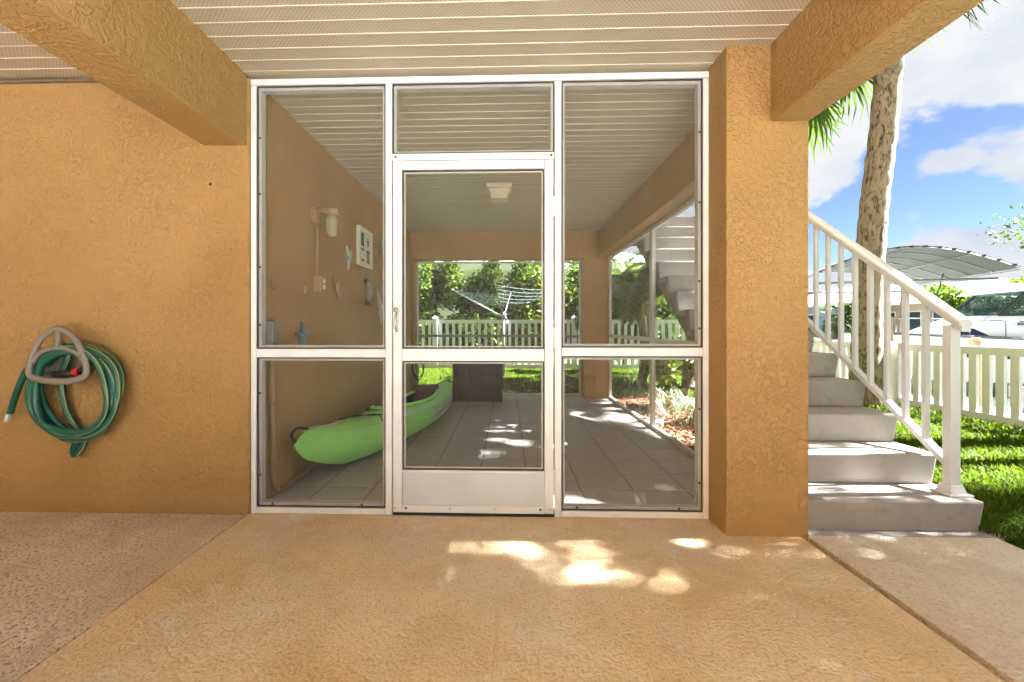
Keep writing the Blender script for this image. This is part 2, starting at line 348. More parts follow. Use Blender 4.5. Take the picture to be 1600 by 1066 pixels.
class MB:
    def __init__(s): s.v = []; s.f = []; s.m = []
    def add(s, vs, fs, mi=0):
        b = len(s.v); s.v += [tuple(p) for p in vs]
        s.f += [tuple(i + b for i in f) for f in fs]; s.m += [mi] * len(fs); return s
    def box(s, x0, x1, y0, y1, z0, z1, mi=0):
        return s.add([(x0, y0, z0), (x1, y0, z0), (x1, y1, z0), (x0, y1, z0), (x0, y0, z1), (x1, y0, z1), (x1, y1, z1), (x0, y1, z1)],
                     [(0, 3, 2, 1), (4, 5, 6, 7), (0, 1, 5, 4), (1, 2, 6, 5), (2, 3, 7, 6), (3, 0, 4, 7)], mi)
    def hexa(s, a, b, mi=0):     # bottom quad a, top quad b (ccw from above)
        return s.add(list(a) + list(b), [(3, 2, 1, 0), (4, 5, 6, 7), (0, 1, 5, 4), (1, 2, 6, 5), (2, 3, 7, 6), (3, 0, 4, 7)], mi)
    def prism(s, poly, h0, h1, f, mi=0):   # poly 2-D, f(p,h)->xyz
        n = len(poly)
        return s.add([f(p, h0) for p in poly] + [f(p, h1) for p in poly],
                     [tuple(range(n))[::-1], tuple(range(n, 2 * n))] + [(i, (i + 1) % n, (i + 1) % n + n, i + n) for i in range(n)], mi)
    def tube(s, path, r, n=8, mi=0, closed=False, cap=True, stripe=None, flat=1.0):
        path = [Vector(p) for p in path]; k = len(path); rr = r if hasattr(r, '__len__') else [r] * k
        t0 = (path[1] - path[0]).normalized()
        up = Vector((0, 0, 1)) if abs(t0.z) < 0.9 else Vector((1, 0, 0))
        nrm = t0.cross(up).normalized(); rings = []
        for i, p in enumerate(path):
            a = path[(i - 1) % k] if (closed or i > 0) else path[i]; b = path[(i + 1) % k] if (closed or i < k - 1) else path[i]
            t = (b - a).normalized()
            nrm = (nrm - t * nrm.dot(t))
            if nrm.length < 1e-6: nrm = t.orthogonal()
            nrm.normalize(); bn = t.cross(nrm)
            rings.append([p + (nrm * math.cos(2 * math.pi * j / n) + bn * math.sin(2 * math.pi * j / n) * flat) * rr[i] for j in range(n)])
        b0 = len(s.v); s.v += [tuple(p) for rg in rings for p in rg]
        for i in range(k if closed else k - 1):
            i2 = (i + 1) % k
            for j in range(n):
                s.f.append((b0 + i * n + j, b0 + i * n + (j + 1) % n, b0 + i2 * n + (j + 1) % n, b0 + i2 * n + j))
                s.m.append(stripe[1] if stripe and j in stripe[0] else mi)
        if cap and not closed:
            s.f.append(tuple(b0 + j for j in range(n))[::-1]); s.m.append(mi)
            s.f.append(tuple(b0 + (k - 1) * n + j for j in range(n))); s.m.append(mi)
        return s
    def lathe(s, prof, c=(0, 0, 0), n=20, mi=0, axis='z'):   # prof: (r,h)
        k = len(prof); b0 = len(s.v)
        for (r, h) in prof:
            for j in range(n):
                a = 2 * math.pi * j / n; p = (r * math.cos(a), r * math.sin(a), h)
                if axis == 'x': p = (p[2], p[0], p[1])
                if axis == 'y': p = (p[0], p[2], p[1])
                s.v.append((p[0] + c[0], p[1] + c[1], p[2] + c[2]))
        for i in range(k - 1):
            for j in range(n):
                s.f.append((b0 + i * n + j, b0 + i * n + (j + 1) % n, b0 + (i + 1) * n + (j + 1) % n, b0 + (i + 1) * n + j)); s.m.append(mi)
        s.f.append(tuple(b0 + j for j in range(n))[::-1]); s.f.append(tuple(b0 + (k - 1) * n + j for j in range(n))); s.m += [mi, mi]
        return s
    def ell(s, c, rad, n=14, k=9, mi=0, mat3=None):
        b0 = len(s.v)
        for i in range(k + 1):
            th = math.pi * i / k
            for j in range(n):
                a = 2 * math.pi * j / n
                p = Vector((rad[0] * math.sin(th) * math.cos(a), rad[1] * math.sin(th) * math.sin(a), rad[2] * math.cos(th)))
                if mat3: p = mat3 @ p
                s.v.append(tuple(Vector(c) + p))
        for i in range(k):
            for j in range(n):
                s.f.append((b0 + i * n + j, b0 + (i + 1) * n + j, b0 + (i + 1) * n + (j + 1) % n, b0 + i * n + (j + 1) % n)); s.m.append(mi)
        return s
    def mesh(s, name, mats, smooth=False):
        me = bpy.data.meshes.new(name); me.from_pydata(s.v, [], s.f)
        for m in (mats if isinstance(mats, (list, tuple)) else [mats]): me.materials.append(M[m] if isinstance(m, str) else m)
        me.polygons.foreach_set('material_index', s.m)
        if smooth: me.polygons.foreach_set('use_smooth', [True] * len(me.polygons))
        me.update(); return me
    def build(s, name, mats, parent=None, smooth=False, bevel=0, loc=(0, 0, 0), rot=None, auto=False):
        o = link(name, s.mesh(name, mats, smooth), parent, loc, rot)
        if bevel:
            b = o.modifiers.new('bevel', 'BEVEL'); b.width = bevel; b.segments = 2; b.limit_method = 'ANGLE'; b.harden_normals = False
        return o
def npmesh(name, V, F, mats, mi=None, smooth=False):
    V = np.asarray(V, np.float32).reshape(-1, 3); F = np.asarray(F, np.int32); k = F.shape[1]; nf = len(F)
    me = bpy.data.meshes.new(name); me.vertices.add(len(V)); me.vertices.foreach_set('co', V.ravel())
    me.loops.add(nf * k); me.loops.foreach_set('vertex_index', F.ravel())
    me.polygons.add(nf); me.polygons.foreach_set('loop_start', np.arange(0, nf * k, k, dtype=np.int32))
    try: me.polygons.foreach_set('loop_total', np.full(nf, k, np.int32))
    except Exception: pass
    for m in mats: me.materials.append(M[m])
    if mi is not None: me.polygons.foreach_set('material_index', np.asarray(mi, np.int32))
    if smooth: me.polygons.foreach_set('use_smooth', np.ones(nf, bool))
    me.update(calc_edges=True); return me
def leaf_cloud(name, P, size, mats, flat=0.0, aspect=0.5, jit=0.4, mi=None, up=None):
    """each point gets a folded leaf (2 quads sharing a midrib)"""
    P = np.asarray(P); n = len(P)
    d = rng.normal(size=(n, 3)); d[:, 2] = d[:, 2] * (1 - flat) - 0.15
    if up is not None: d += up
    d /= np.linalg.norm(d, axis=1, keepdims=True)
    u = rng.normal(size=(n, 3)); u -= d * (u * d).sum(1, keepdims=True); u /= np.linalg.norm(u, axis=1, keepdims=True)
    nn = np.cross(d, u)
    s = (size * (1 + jit * rng.uniform(-1, 1, n)))[:, None]; w = s * aspect * 0.5
    a = P; m1 = P + d * s * 0.5 - nn * s * 0.06; t = P + d * s
    l = P + d * s * 0.45 + u * w + nn * s * 0.06; r = P + d * s * 0.45 - u * w + nn * s * 0.06
    V = np.stack([a, l, t, m1, r], 1).reshape(-1, 3)
    b = (np.arange(n) * 5)[:, None]
    F = np.concatenate([b + np.array([[0, 1, 3, 3]]), b + np.array([[1, 2, 3, 3]])], 0)
    F = np.concatenate([b + np.array([[0, 3, 2, 1]]), b + np.array([[0, 4, 2, 3]])], 0)
    return npmesh(name, V, F, mats, None if mi is None else np.concatenate([mi, mi]))

# ================================================================== SETTING
GZ = -0.03
def slab_obj(name, x0, x1, y0, y1, z0, z1, m, parent=None, bevel=0.0):
    return MB().box(x0, x1, y0, y1, z0, z1).build(name, m, parent, bevel=bevel)
def struct(o): o['kind'] = 'structure'; return o

lm_ = MB().add([(-150, -150, GZ), (8.85, -150, GZ), (8.85, 4.65, GZ), (6.05, 4.65, GZ), (6.05, 200, GZ), (-150, 200, GZ)], [(0, 1, 2, 3, 4, 5)])
lawn = struct(lm_.build('lawn', 'lawn'))
wat = struct(MB().add([(5.9, -150, -0.9), (33, -150, -0.9), (33, 200, -0.9), (5.9, 200, -0.9)], [(0, 1, 2, 3)]).build('water', 'water'))
struct(MB().box(6.05, 6.35, 4.952, 200, -2, 0.02).box(6.05, 9.15, 4.65, 4.95, -2, 0.02).box(8.85, 9.15, -100, 4.648, -2, 0.02).build('seawall', 'seawall'))
struct(MB().box(33, 400, -150, 400, -2, -0.15).build('far_bank', 'lawn'))
struct(MB().box(32.7, 33, -150, 400, -2, -0.05).build('far_seawall', 'seawall'))
struct(MB().box(-9, 3.2, -14, -0.27, -0.12, -0.002).build('bounce_paving', 'bounce_paving'))  # unseen pale ground added behind the camera to bounce sunlight into the porch

pf = struct(MB().box(-6, 2.515, -0.265, 2.42, -0.2, -0.035).build('porch_floor', 'joint'))
slab_obj('slab', -1.510, 1.524, -0.25, 2.60, -0.09, 0, 'deck', pf, 0.004)
slab_obj('slab', -6, -1.5135, -0.25, 2.552, -0.09, 0.0, 'deck_worn', pf, 0.003)
s3 = MB(); s3.hexa([(1.557, -0.25, -0.09), (2.515, -0.25, -0.09), (2.515, 2.385, -0.09), (1.557, 2.385, -0.09)],
                   [(1.557, -0.25, 0.004), (2.515, -0.25, 0.004), (2.515, 2.385, 0.004), (1.557, 2.385, 0.004)])
s3.build('slab', 'deck_side', pf, bevel=0.006)

tf = struct(MB().box(-1.5, 1.545, 2.63, 7.22, -0.2, 0.0064).build('tile_floor', 'grout'))
TP = 0.347; X0 = -1.5 + 0.02
tm = MB(); g = 0.005
tm.box(g, TP - g, g, TP - g, 0.0, 0.007); tmesh = tm.mesh('tile', 'tile')
xs = []; x = -1.6075 - 0.0
cols = [-1.5] + [round(-0.553 - 0.347 * 2 + 0.347 * i, 4) for i in range(9)]
cols = [c for c in cols if c < 1.52]
rows = [2.635] + [round(2.99 + TP * i, 4) for i in range(13)]
for i, c in enumerate(cols):
    xe = cols[i + 1] if i + 1 < len(cols) else 1.543
    for j, rw in enumerate(rows):
        ye = rows[j + 1] if j + 1 < len(rows) else 7.215
        if ye - rw < 0.05 or xe - c < 0.03: continue
        if abs(xe - c - TP) < 0.003 and abs(ye - rw - TP) < 0.003:
            o = link('tile', tmesh, tf, (c, rw, random.uniform(0, 0.0008)))
        else:
            o = link('tile', MB().box(g, xe - c - g, g, ye - rw - g, 0.0, 0.007).mesh('tile', 'tile'), tf, (c, rw, 0))
        b = o.modifiers.new('bevel', 'BEVEL'); b.width = 0.002; b.segments = 1

bed = struct(MB().add([(1.6, 3.2, GZ + 0.006), (2.75, 3.2, GZ + 0.006), (2.9, 5.0, GZ + 0.006), (2.7, 7.4, GZ + 0.006), (1.6, 7.4, GZ + 0.006)], [(0, 1, 2, 3, 4)]).build('mulch_bed', 'mulch'))

# ================================================================== HOUSE
CZ = 2.54
house = thing('house', 'tan stucco house whose raised floor roofs the open porch and screened room', 'house', (-1.5, 2.56, 0))
def hb(name, x0, x1, y0, y1, z0, z1, m='stucco', bevel=0.006): return MB().box(x0, x1, y0, y1, z0, z1).build(name, m, house, bevel=bevel)
hb('wall', -6, -1.5, 2.555, 2.75, -0.1, CZ - 0.004)
hb('wall', -1.72, -1.5, 2.752, 7.28, -0.1, CZ + 0.02, 'stucco_fine', 0)
hb('beam', -1.765, -1.512, -0.05, 2.553, 2.142, CZ + 0.03, 'stucco')
hb('beam', 1.362, 1.56, -0.05, 2.368, 2.153, CZ + 0.03, 'stucco_coarse')
hb('beam', 1.38, 1.56, 2.722, 6.868, 2.163, CZ + 0.03, 'stucco_fine')
hb('pillar', 1.14, 1.56, 2.37, 2.72, -0.1, CZ + 0.02, 'stucco_coarse')
hb('pillar', 1.165, 1.558, 6.87, 7.25, -0.1, CZ + 0.02, 'stucco_fine')
hb('pillar', 1.14, 1.56, -0.47, -0.052, -0.1, CZ + 0.02, 'stucco_coarse')
hb('pillar', -1.82, -1.45, -0.47, -0.052, -0.1, CZ + 0.02, 'stucco_coarse')
hb('header', -1.498, 1.163, 6.87, 7.12, 2.14, CZ + 0.02, 'stucco_fine')
hb('pilaster', -1.498, -1.455, 6.93, 7.25, -0.1, 2.138, 'stucco_fine')
hb('unseen_upper_storey', -9, 1.6, -0.45, 7.6, CZ + 0.06, 5.6, 'stucco', 0)
hb('rear_wall', -6, -1.722, 7.0, 7.2, -0.1, CZ + 0.05, 'stucco', 0)
# soffit strips
soff = MB().box(-6, 1.37, -0.44, 7.2, CZ + 0.035, CZ + 0.055).build('soffit', 'vinyl', house)
def strip_mesh(L):
    p = [(0, 0.0), (0.002, -0.004), (0.0095, -0.004), (0.0115, 0.0), (0.1016, 0.0)]
    m = MB(); vs = [(0, y, z) for y, z in p] + [(L, y, z) for y, z in p]
    for i in range(4): m.add([vs[i], vs[i + 1], vs[i + 6], vs[i + 5]], [(0, 1, 2, 3)], 1 if i == 3 else 0)
    m.add([(0, 0, 0.012), (L, 0, 0.012), (L, 0.1016, 0.012), (0, 0.1016, 0.012)], [(0, 1, 2, 3)], 0)
    return m.mesh('soffit_panel', ['vinyl', 'perf'])
for (xa, xb, ya, n) in ((-1.511, 1.361, 2.53 - 0.1016 * 28 + 0.085, 28), (-6, -1.766, 2.553 - 0.1016 * 28, 28), (-1.499, 1.379, 2.628, 42)):
    sm = strip_mesh(xb - xa)
    for i in range(n): link('soffit_panel', sm, soff, (xa, ya + i * 0.1016, CZ + 0.012 + random.uniform(-0.0012, 0.0012)))
hb('unseen_upper_storey', -9, -1.62, -9, -0.452, CZ + 0.06, 5.6, 'stucco', 0)  # unseen wing added behind the camera to shade the left wall
hb('beam', -1.765, -1.512, -9, -0.472, 2.142, CZ + 0.03, 'stucco')  # beam carried on under the added wing
hb('wall', -4.9, -4.7, -9, 2.553, -0.1, CZ + 0.01)  # unseen side wall added to cut light reaching the left bay
MB().box(-4.69, -1.766, -9, -0.30, CZ + 0.014, CZ + 0.03).build('unseen_soffit_board', 'vinyl', house)  # underside of the added wing, out of view
tr = MB().box(-6, -1.767, 2.535, 2.553, CZ - 0.018, CZ - 0.002).build('trim', 'stringer', house)
for x, y, z in ((-1.73, 2.551, 1.92),):
    MB().lathe([(0.004, 0), (0.012, 0.006), (0.006, 0.012)], (x, y, z), 10, 0, 'y').build('nail', 'screw', house)

# ================================================================== SCREEN WALLS
FY0, FY1 = 2.572, 2.622
def ring(x0, x1, z0, z1, y, t, d):   # thin rectangular ring in the XZ plane
    return MB().box(x0, x1, y, y + d, z0, z0 + t).box(x0, x1, y, y + d, z1 - t, z1).box(x0, x0 + t, y, y + d, z0 + t, z1 - t).box(x1 - t, x1, y, y + d, z0 + t, z1 - t)
fs = thing('screen_wall', 'white aluminium screen wall with screen door facing the porch', 'screen wall', (0, 2.6, 0))
def fb(name, x0, x1, z0, z1, y0=FY0, y1=FY1, m='alu', par=None, bev=0.002): return MB().box(x0, x1, y0, y1, z0, z1).build(name, m, par or fs, bevel=bev)
fb('post', -1.499, -1.468, 0.0, 2.497); fb('post', -0.706, -0.668, 0.0, 2.497); fb('post', 0.270, 0.308, 0.0, 2.497); fb('post', 1.108, 1.138, 0.0, 2.497)
fb('top_rail', -1.499, 1.138, 2.499, 2.534, FY0 - 0.004, FY1)
fb('transom', -0.666, 0.268, 2.052, 2.090)
fb('rail', -1.466, -0.708, 0.912, 0.960); fb('rail', 0.310, 1.106, 0.922, 0.970)
fb('sill', -1.466, -0.708, 0.002, 0.036); fb('sill', 0.310, 1.106, 0.002, 0.036)
panes = [(-1.466, -0.708, 0.038, 0.910), (-1.466, -0.708, 0.962, 2.497), (-0.666, 0.268, 2.092, 2.497), (0.310, 1.106, 0.038, 0.920), (0.310, 1.106, 0.972, 2.497)]
for (a, b, c, d) in panes:
    p = MB().box(a + 0.004, b - 0.004, FY0 + 0.012, FY0 + 0.0125, c + 0.004, d - 0.004)
    q = MB().add([(a + 0.003, FY0 + 0.010, c + 0.003), (b - 0.003, FY0 + 0.010, c + 0.003), (b - 0.003, FY0 + 0.010, d - 0.003), (a + 0.003, FY0 + 0.010, d - 0.003)], [(0, 1, 2, 3)]).build('screen', 'mesh', fs)
    ring(a, b, c, d, FY0 + 0.006, 0.006, 0.008).build('spline', 'spline', q)
    # inner flange seen behind the mesh
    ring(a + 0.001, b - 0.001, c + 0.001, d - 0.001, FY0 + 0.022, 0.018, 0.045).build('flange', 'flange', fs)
scr = []
for x in (-1.454,):
    for z in (2.2, 1.87, 1.44, 1.10, 0.70, 0.22): scr.append((x, FY0 + 0.018, z))
for x in (1.094,):
    for z in (2.2, 1.8, 1.35, 1.08, 0.62, 0.2): scr.append((x, FY0 + 0.018, z))
for x in (-1.38, -0.85, 0.40, 0.98): scr.append((x, FY0 + 0.018, 0.050))
for x in (-0.647, 0.25): scr.append((x, FY0, 2.072))
smesh = MB().lathe([(0.005, 0.001), (0.0075, 0.0), (0.0065, -0.003), (0.0, -0.004)], (0, 0, 0), 8, 0, 'y').mesh('screw', 'screw')
for p in scr: link('screw', smesh, fs, p)
# the door
door = MB().box(-0.660, -0.609, FY0 - 0.006, FY0 + 0.028, 0.020, 2.045).build('door', 'alu', fs, bevel=0.002)
tag(door, 'white screen door with kick panel'); 
def db(name, x0, x1, z0, z1, y0=FY0 - 0.006, y1=FY0 + 0.028, m='alu', bev=0.002): return MB().box(x0, x1, y0, y1, z0, z1).build(name, m, door, bevel=bev)
db('stile', 0.212, 0.262, 0.020, 2.045)
db('head_rail', -0.607, 0.210, 1.995, 2.045); db('lock_rail', -0.607, 0.210, 0.893, 0.962); db('foot_rail', -0.607, 0.210, 0.020, 0.062, FY0 - 0.0085, FY0 + 0.028)
db('kick_panel', -0.607, 0.210, 0.0622, 0.248, FY0 - 0.002, FY0 + 0.020, 'kick')
db('kick_rail', -0.607, 0.210, 0.2482, 0.262, FY0 - 0.004, FY0 + 0.022)
for (c, d) in ((0.264, 0.891), (0.964, 1.993)):
    MB().add([(-0.605, FY0 + 0.008, c + 0.002), (0.208, FY0 + 0.008, c + 0.002), (0.208, FY0 + 0.008, d - 0.002), (-0.605, FY0 + 0.008, d - 0.002)], [(0, 1, 2, 3)]).build('screen', 'mesh', door)
    ring(-0.607, 0.210, c, d, FY0 + 0.002, 0.006, 0.008).build('spline', 'spline', door)
    ring(-0.599, 0.202, c + 0.008, d - 0.008, FY0 + 0.012, 0.006, 0.012).build('bead', 'alu_old', door)
for x, mm in ((-0.648, 'steel'), (-0.585, 'screw'), (-0.33, 'steel'), (-0.07, 'steel'), (0.187, 'screw'), (0.243, 'steel')):
    MB().lathe([(0.005, 0.001), (0.0075, 0.0), (0.0065, -0.003), (0.0, -0.004)], (x, FY0 - 0.0087 if -0.6 < x < 0.2 else FY0 - 0.0065, 0.045), 8, 0, 'y').build('screw', mm, door)
hp = MB().box(-0.654, -0.622, FY0 - 0.012, FY0 - 0.0062, 1.075, 1.215)
hp.build('latch_plate', 'alu', door, bevel=0.003)
hd = MB(); hd.lathe([(0.013, -0.006), (0.015, -0.016), (0.012, -0.026), (0.0, -0.028)], (-0.640, FY0 - 0.006, 1.188), 14, 0, 'y')
hd.tube([(-0.637, FY0 - 0.020, 1.172), (-0.636, FY0 - 0.045, 1.150), (-0.635, FY0 - 0.048, 1.11), (-0.636, FY0 - 0.035, 1.07), (-0.636, FY0 - 0.022, 1.062)], 0.0055, 8)
hd.build('handle', 'steel', door, smooth=True)
for z in (1.72, 0.97, 0.16):
    h = MB(); h.box(0.2622, 0.274, FY0 - 0.012, FY0 - 0.0062, z, z + 0.11); h.tube([(0.266, FY0 - 0.012, z - 0.004), (0.266, FY0 - 0.012, z + 0.114)], 0.006, 8)
    h.build('hinge', 'alu', door)
MB().box(-0.664, 0.266, FY0 - 0.002, FY1, 0.0015, 0.012).build('threshold', 'black', fs)

# side screen (plane X = 1.55)
ss = thing('side_screen', 'weathered white framed screen wall along the garden side of the room', 'screen wall', (1.55, 4.8, 0))
def sb(name, y0, y1, z0, z1, x0=1.535, x1=1.575, m='alu_old'): return MB().box(x0, x1, y0, y1, z0, z1).build(name, m, ss, bevel=0.002)
sb('sill', 2.722, 6.868, 0.0075, 0.045); sb('top_rail', 2.722, 6.868, 2.122, 2.161)
sb('post', 6.82, 6.866, 0.047, 2.120); sb('post', 4.82, 4.90, 0.047, 2.120); sb('post', 2.725, 2.77, 0.047, 2.120)
sb('rail', 4.902, 6.818, 0.935, 0.980); sb('rail', 2.772, 4.818, 0.925, 0.970)
for (y0, y1, z0, z1) in ((2.77, 4.82, 0.045, 0.925), (2.77, 4.82, 0.97, 2.122), (4.90, 6.82, 0.045, 0.935), (4.90, 6.82, 0.98, 2.122)):
    MB().add([(1.556, y0, z0), (1.556, y1, z0), (1.556, y1, z1), (1.556, y0, z1)], [(0, 1, 2, 3)]).build('screen', 'mesh_side', ss)
for y in (6.3, 5.6, 5.2, 4.4, 3.9): link('screw', smesh, ss, (1.534, y, 2.14), (0, 0, R(-90)))
# rear screen (plane Y = 7.14)
rs = thing('rear_screen', 'thin framed screen across the rear opening toward the back lawn', 'screen wall', (0, 7.14, 0))
def rb(name, x0, x1, z0, z1, y0=7.125, y1=7.165, m='alu_old'): return MB().box(x0, x1, y0, y1, z0, z1).build(name, m, rs, bevel=0.002)
rb('post', -1.453, -1.424, 0.04, 2.108); rb('post', 1.132, 1.163, 0.04, 2.108); rb('post', 0.690, 0.722, 0.04, 2.108)
rb('top_rail', -1.453, 1.163, 2.110, 2.138); rb('sill', -1.453, 1.163, 0.002, 0.038); rb('rail', -1.422, 0.688, 0.935, 0.972, m='taupe'); rb('rail', 0.724, 1.130, 0.925, 0.962, m='taupe')
for (a, b, c, d) in ((-1.424, 0.690, 0.04, 0.935), (-1.424, 0.690, 0.972, 2.11), (0.722, 1.132, 0.04, 0.925), (0.722, 1.132, 0.962, 2.11)):
    MB().add([(a, 7.14, c), (b, 7.14, c), (b, 7.14, d), (a, 7.14, d)], [(0, 1, 2, 3)]).build('screen', 'mesh', rs)

# ================================================================== STAIRS
st = thing('staircase', 'grey concrete outdoor stairs with white metal railing beside the pillar', 'staircase', (2.07, 2.46, 0))
NS = 13
def stepY(k): return 2.462 + 0.2615 * k
def stepZ(k): return 0.158 + 0.1815 * k
for k in range(NS):
    y, z = stepY(k), stepZ(k); zb = z - 0.1815 - 0.003 if k else -0.03
    m = MB(); xl, xr = 1.605, 2.54
    # one precast L-shaped step, riser leaning back and narrowing downward
    pf_ = [(y, z), (y + 0.300, z), (y + 0.300, z - 0.05), (y + 0.080, z - 0.05), (y + 0.076, zb), (y + 0.014, zb)]
    ins = lambda zz: 0.020 * (z - zz) / (z - zb)
    vs = [(xl + ins(q[1]), q[0], q[1]) for q in pf_] + [(xr - ins(q[1]), q[0], q[1]) for q in pf_]
    m.add(vs, [(0, 1, 2, 3, 4, 5), (11, 10, 9, 8, 7, 6)] + [(i, i + 6, (i + 1) % 6 + 6, (i + 1) % 6) for i in range(6)])
    m.build('step', 'concrete', st, bevel=0.012)
slope = 0.1815 / 0.2615
for xs_ in (1.70, 2.38):
    y0, z0 = 2.56, 0.02; y1 = stepY(NS) + 0.1; z1 = z0 + slope * (y1 - y0)
    m = MB(); m.add([(xs_, y0, 0), (xs_, y1, z1 + 0.03), (xs_, y1, z1 - 0.22), (xs_, y0 + 0.30, -0.02), (xs_ + 0.06, y0, 0), (xs_ + 0.06, y1, z1 + 0.03), (xs_ + 0.06, y1, z1 - 0.22), (xs_ + 0.06, y0 + 0.30, -0.02)],
          [(0, 1, 2, 3), (7, 6, 5, 4), (0, 4, 5, 1), (1, 5, 6, 2), (2, 6, 7, 3), (3, 7, 4, 0)])
    m.build('stringer', 'stringer', st)
MB().box(1.58, 2.62, stepY(NS) + 0.02, 7.3, stepZ(NS) - 0.12, stepZ(NS)).build('landing', 'concrete', st)
MB().box(1.585, 2.60, 2.39, 2.50, -0.1, -0.004).build('footing', 'concrete', st, bevel=0.004)
RX = 2.478
rail = MB().box(RX - 0.026, RX + 0.026, 2.556, 2.608, 0.19, 1.10).build('railing', 'rail', st, bevel=0.003)
bp = MB().box(RX - 0.062, RX + 0.062, 2.520, 2.644, 0.1585, 0.170); bp.hexa([(RX - 0.045, 2.537, 0.1702), (RX + 0.045, 2.537, 0.1702), (RX + 0.045, 2.627, 0.1702), (RX - 0.045, 2.627, 0.1702)], [(RX - 0.034, 2.548, 0.212), (RX + 0.034, 2.548, 0.212), (RX + 0.034, 2.616, 0.212), (RX - 0.034, 2.616, 0.212)])
bp.build('base_plate', 'rail', rail, bevel=0.003)
def hz(y): return 1.117 + 0.716 * (y - 2.52)
def bz(y): return 0.332 + 0.690 * (y - 2.61)
# handrail: wide rounded cap over a channel
prof = [(-0.024, -0.040), (-0.024, -0.012), (-0.036, -0.004), (-0.034, 0.014), (-0.020, 0.026), (0, 0.030), (0.020, 0.026), (0.034, 0.014), (0.036, -0.004), (0.024, -0.012), (0.024, -0.040)]
m = MB(); YA, YB = 2.50, 5.9
va = [(RX + p[0], YA, hz(YA) + p[1]) for p in prof]; vb = [(RX + p[0], YB, hz(YB) + p[1]) for p in prof]; k = len(prof)
m.add(va + vb, [tuple(range(k)), tuple(range(k, 2 * k))[::-1]] + [(i, i + k, (i + 1) % k + k, (i + 1) % k) for i in range(k)])
m.build('handrail', 'rail', rail)
m = MB(); m.hexa([(RX - 0.02, 2.61, bz(2.61) - 0.022), (RX + 0.02, 2.61, bz(2.61) - 0.022), (RX + 0.02, YB, bz(YB) - 0.022), (RX - 0.02, YB, bz(YB) - 0.022)],
                 [(RX - 0.02, 2.61, bz(2.61) + 0.016), (RX + 0.02, 2.61, bz(2.61) + 0.016), (RX + 0.02, YB, bz(YB) + 0.016), (RX - 0.02, YB, bz(YB) + 0.016)])
m.build('bottom_rail', 'rail', rail)
y = 2.735; bm_ = {}
while y < YB - 0.1:
    MB().hexa([(RX - 0.0135, y - 0.0135, bz(y - 0.0135) + 0.014), (RX + 0.0135, y - 0.0135, bz(y - 0.0135) + 0.014), (RX + 0.0135, y + 0.0135, bz(y + 0.0135) + 0.014), (RX - 0.0135, y + 0.0135, bz(y + 0.0135) + 0.014)],
              [(RX - 0.0135, y - 0.0135, hz(y - 0.0135) - 0.039), (RX + 0.0135, y - 0.0135, hz(y - 0.0135) - 0.039), (RX + 0.0135, y + 0.0135, hz(y + 0.0135) - 0.039), (RX - 0.0135, y + 0.0135, hz(y + 0.0135) - 0.039)]).build('baluster', 'rail', rail)
    y += 0.135

# ================================================================== HOSE, HANGER
WY = 2.555
hg = thing('hose_hanger', 'taupe plastic hose hanger mounted on the tan left wall', 'hose hanger', (-2.53, WY, 0.79))
def hang_out(t, k=1.0):   # rounded triangle outline centred on (-2.52, .93)
    pts = [(-0.165, -0.10), (-0.135, -0.128), (-0.05, -0.145), (0.06, -0.145), (0.14, -0.125), (0.165, -0.09), (0.155, -0.02), (0.115, 0.07), (0.06, 0.125), (0.0, 0.147), (-0.06, 0.125), (-0.115, 0.07), (-0.155, -0.02)]
    return pts
def spl(pts, n, closed=True):
    out = []; K = len(pts)
    for i in range(K if closed else K - 1):
        p0, p1, p2, p3 = [Vector(pts[(i + d) % K] if closed else pts[max(0, min(K - 1, i + d))]) for d in (-1, 0, 1, 2)]
        for j in range(n):
            t = j / n
            out.append(0.5 * ((2 * p1) + (-p0 + p2) * t + (2 * p0 - 5 * p1 + 4 * p2 - p3) * t * t + (-p0 + 3 * p1 - 3 * p2 + p3) * t ** 3))
    if not closed: out.append(Vector(pts[-1]))
    return out
HC = (-2.515, 0.930)
ol = spl([Vector((a, 0, b)) for a, b in hang_out(0)], 4)
front = [Vector((HC[0], WY - 0.125, HC[1])) + p for p in ol]
MB().tube(front, 0.0145, 8, 0, True, flat=1.3).build('front_rim', 'taupe', hg, smooth=True)
m = MB(); n = len(ol)      # tapered basket body from rim back to the wall, lower 2/3
back = [Vector((HC[0], WY - 0.002, HC[1] - 0.02)) + p * 0.62 for p in ol]
low = [i for i in range(n) if ol[i].z < 0.055]
for i in range(n):
    j = (i + 1) % n
    if ol[i].z < 0.06 and ol[j].z < 0.06: m.add([front[i], front[j], back[j], back[i]], [(0, 1, 2, 3)])
m.add(back, [tuple(range(n))])
m.build('basket', 'taupe', hg, smooth=True)
arc = [Vector((HC[0] + 0.145 * math.cos(R(a)), WY - 0.122, HC[1] - 0.045 + 0.088 * math.sin(R(a)))) for a in range(0, 181, 12)]
m = MB().tube(arc, 0.012, 8, flat=1.3); m.build('inner_arch', 'taupe', hg, smooth=True)
m = MB().tube([(HC[0], WY - 0.122, HC[1] + 0.04), (HC[0], WY - 0.122, HC[1] + 0.145)], 0.0165, 8); m.build('strut', 'taupe', hg, smooth=True)
m = MB(); shelf = [Vector((HC[0] + 0.145 * math.cos(R(a)), 0, HC[1] - 0.045 + 0.088 * math.sin(R(a)))) for a in range(0, 181, 12)]
for i in range(len(shelf) - 1):
    a, b = shelf[i], shelf[i + 1]
    m.add([(a.x, WY - 0.12, a.z), (b.x, WY - 0.12, b.z), (HC[0] + (b.x - HC[0]) * 0.7, WY - 0.004, b.z - 0.02), (HC[0] + (a.x - HC[0]) * 0.7, WY - 0.004, a.z - 0.02)], [(0, 1, 2, 3)])
m.build('saddle', 'taupe', hg, smooth=True)
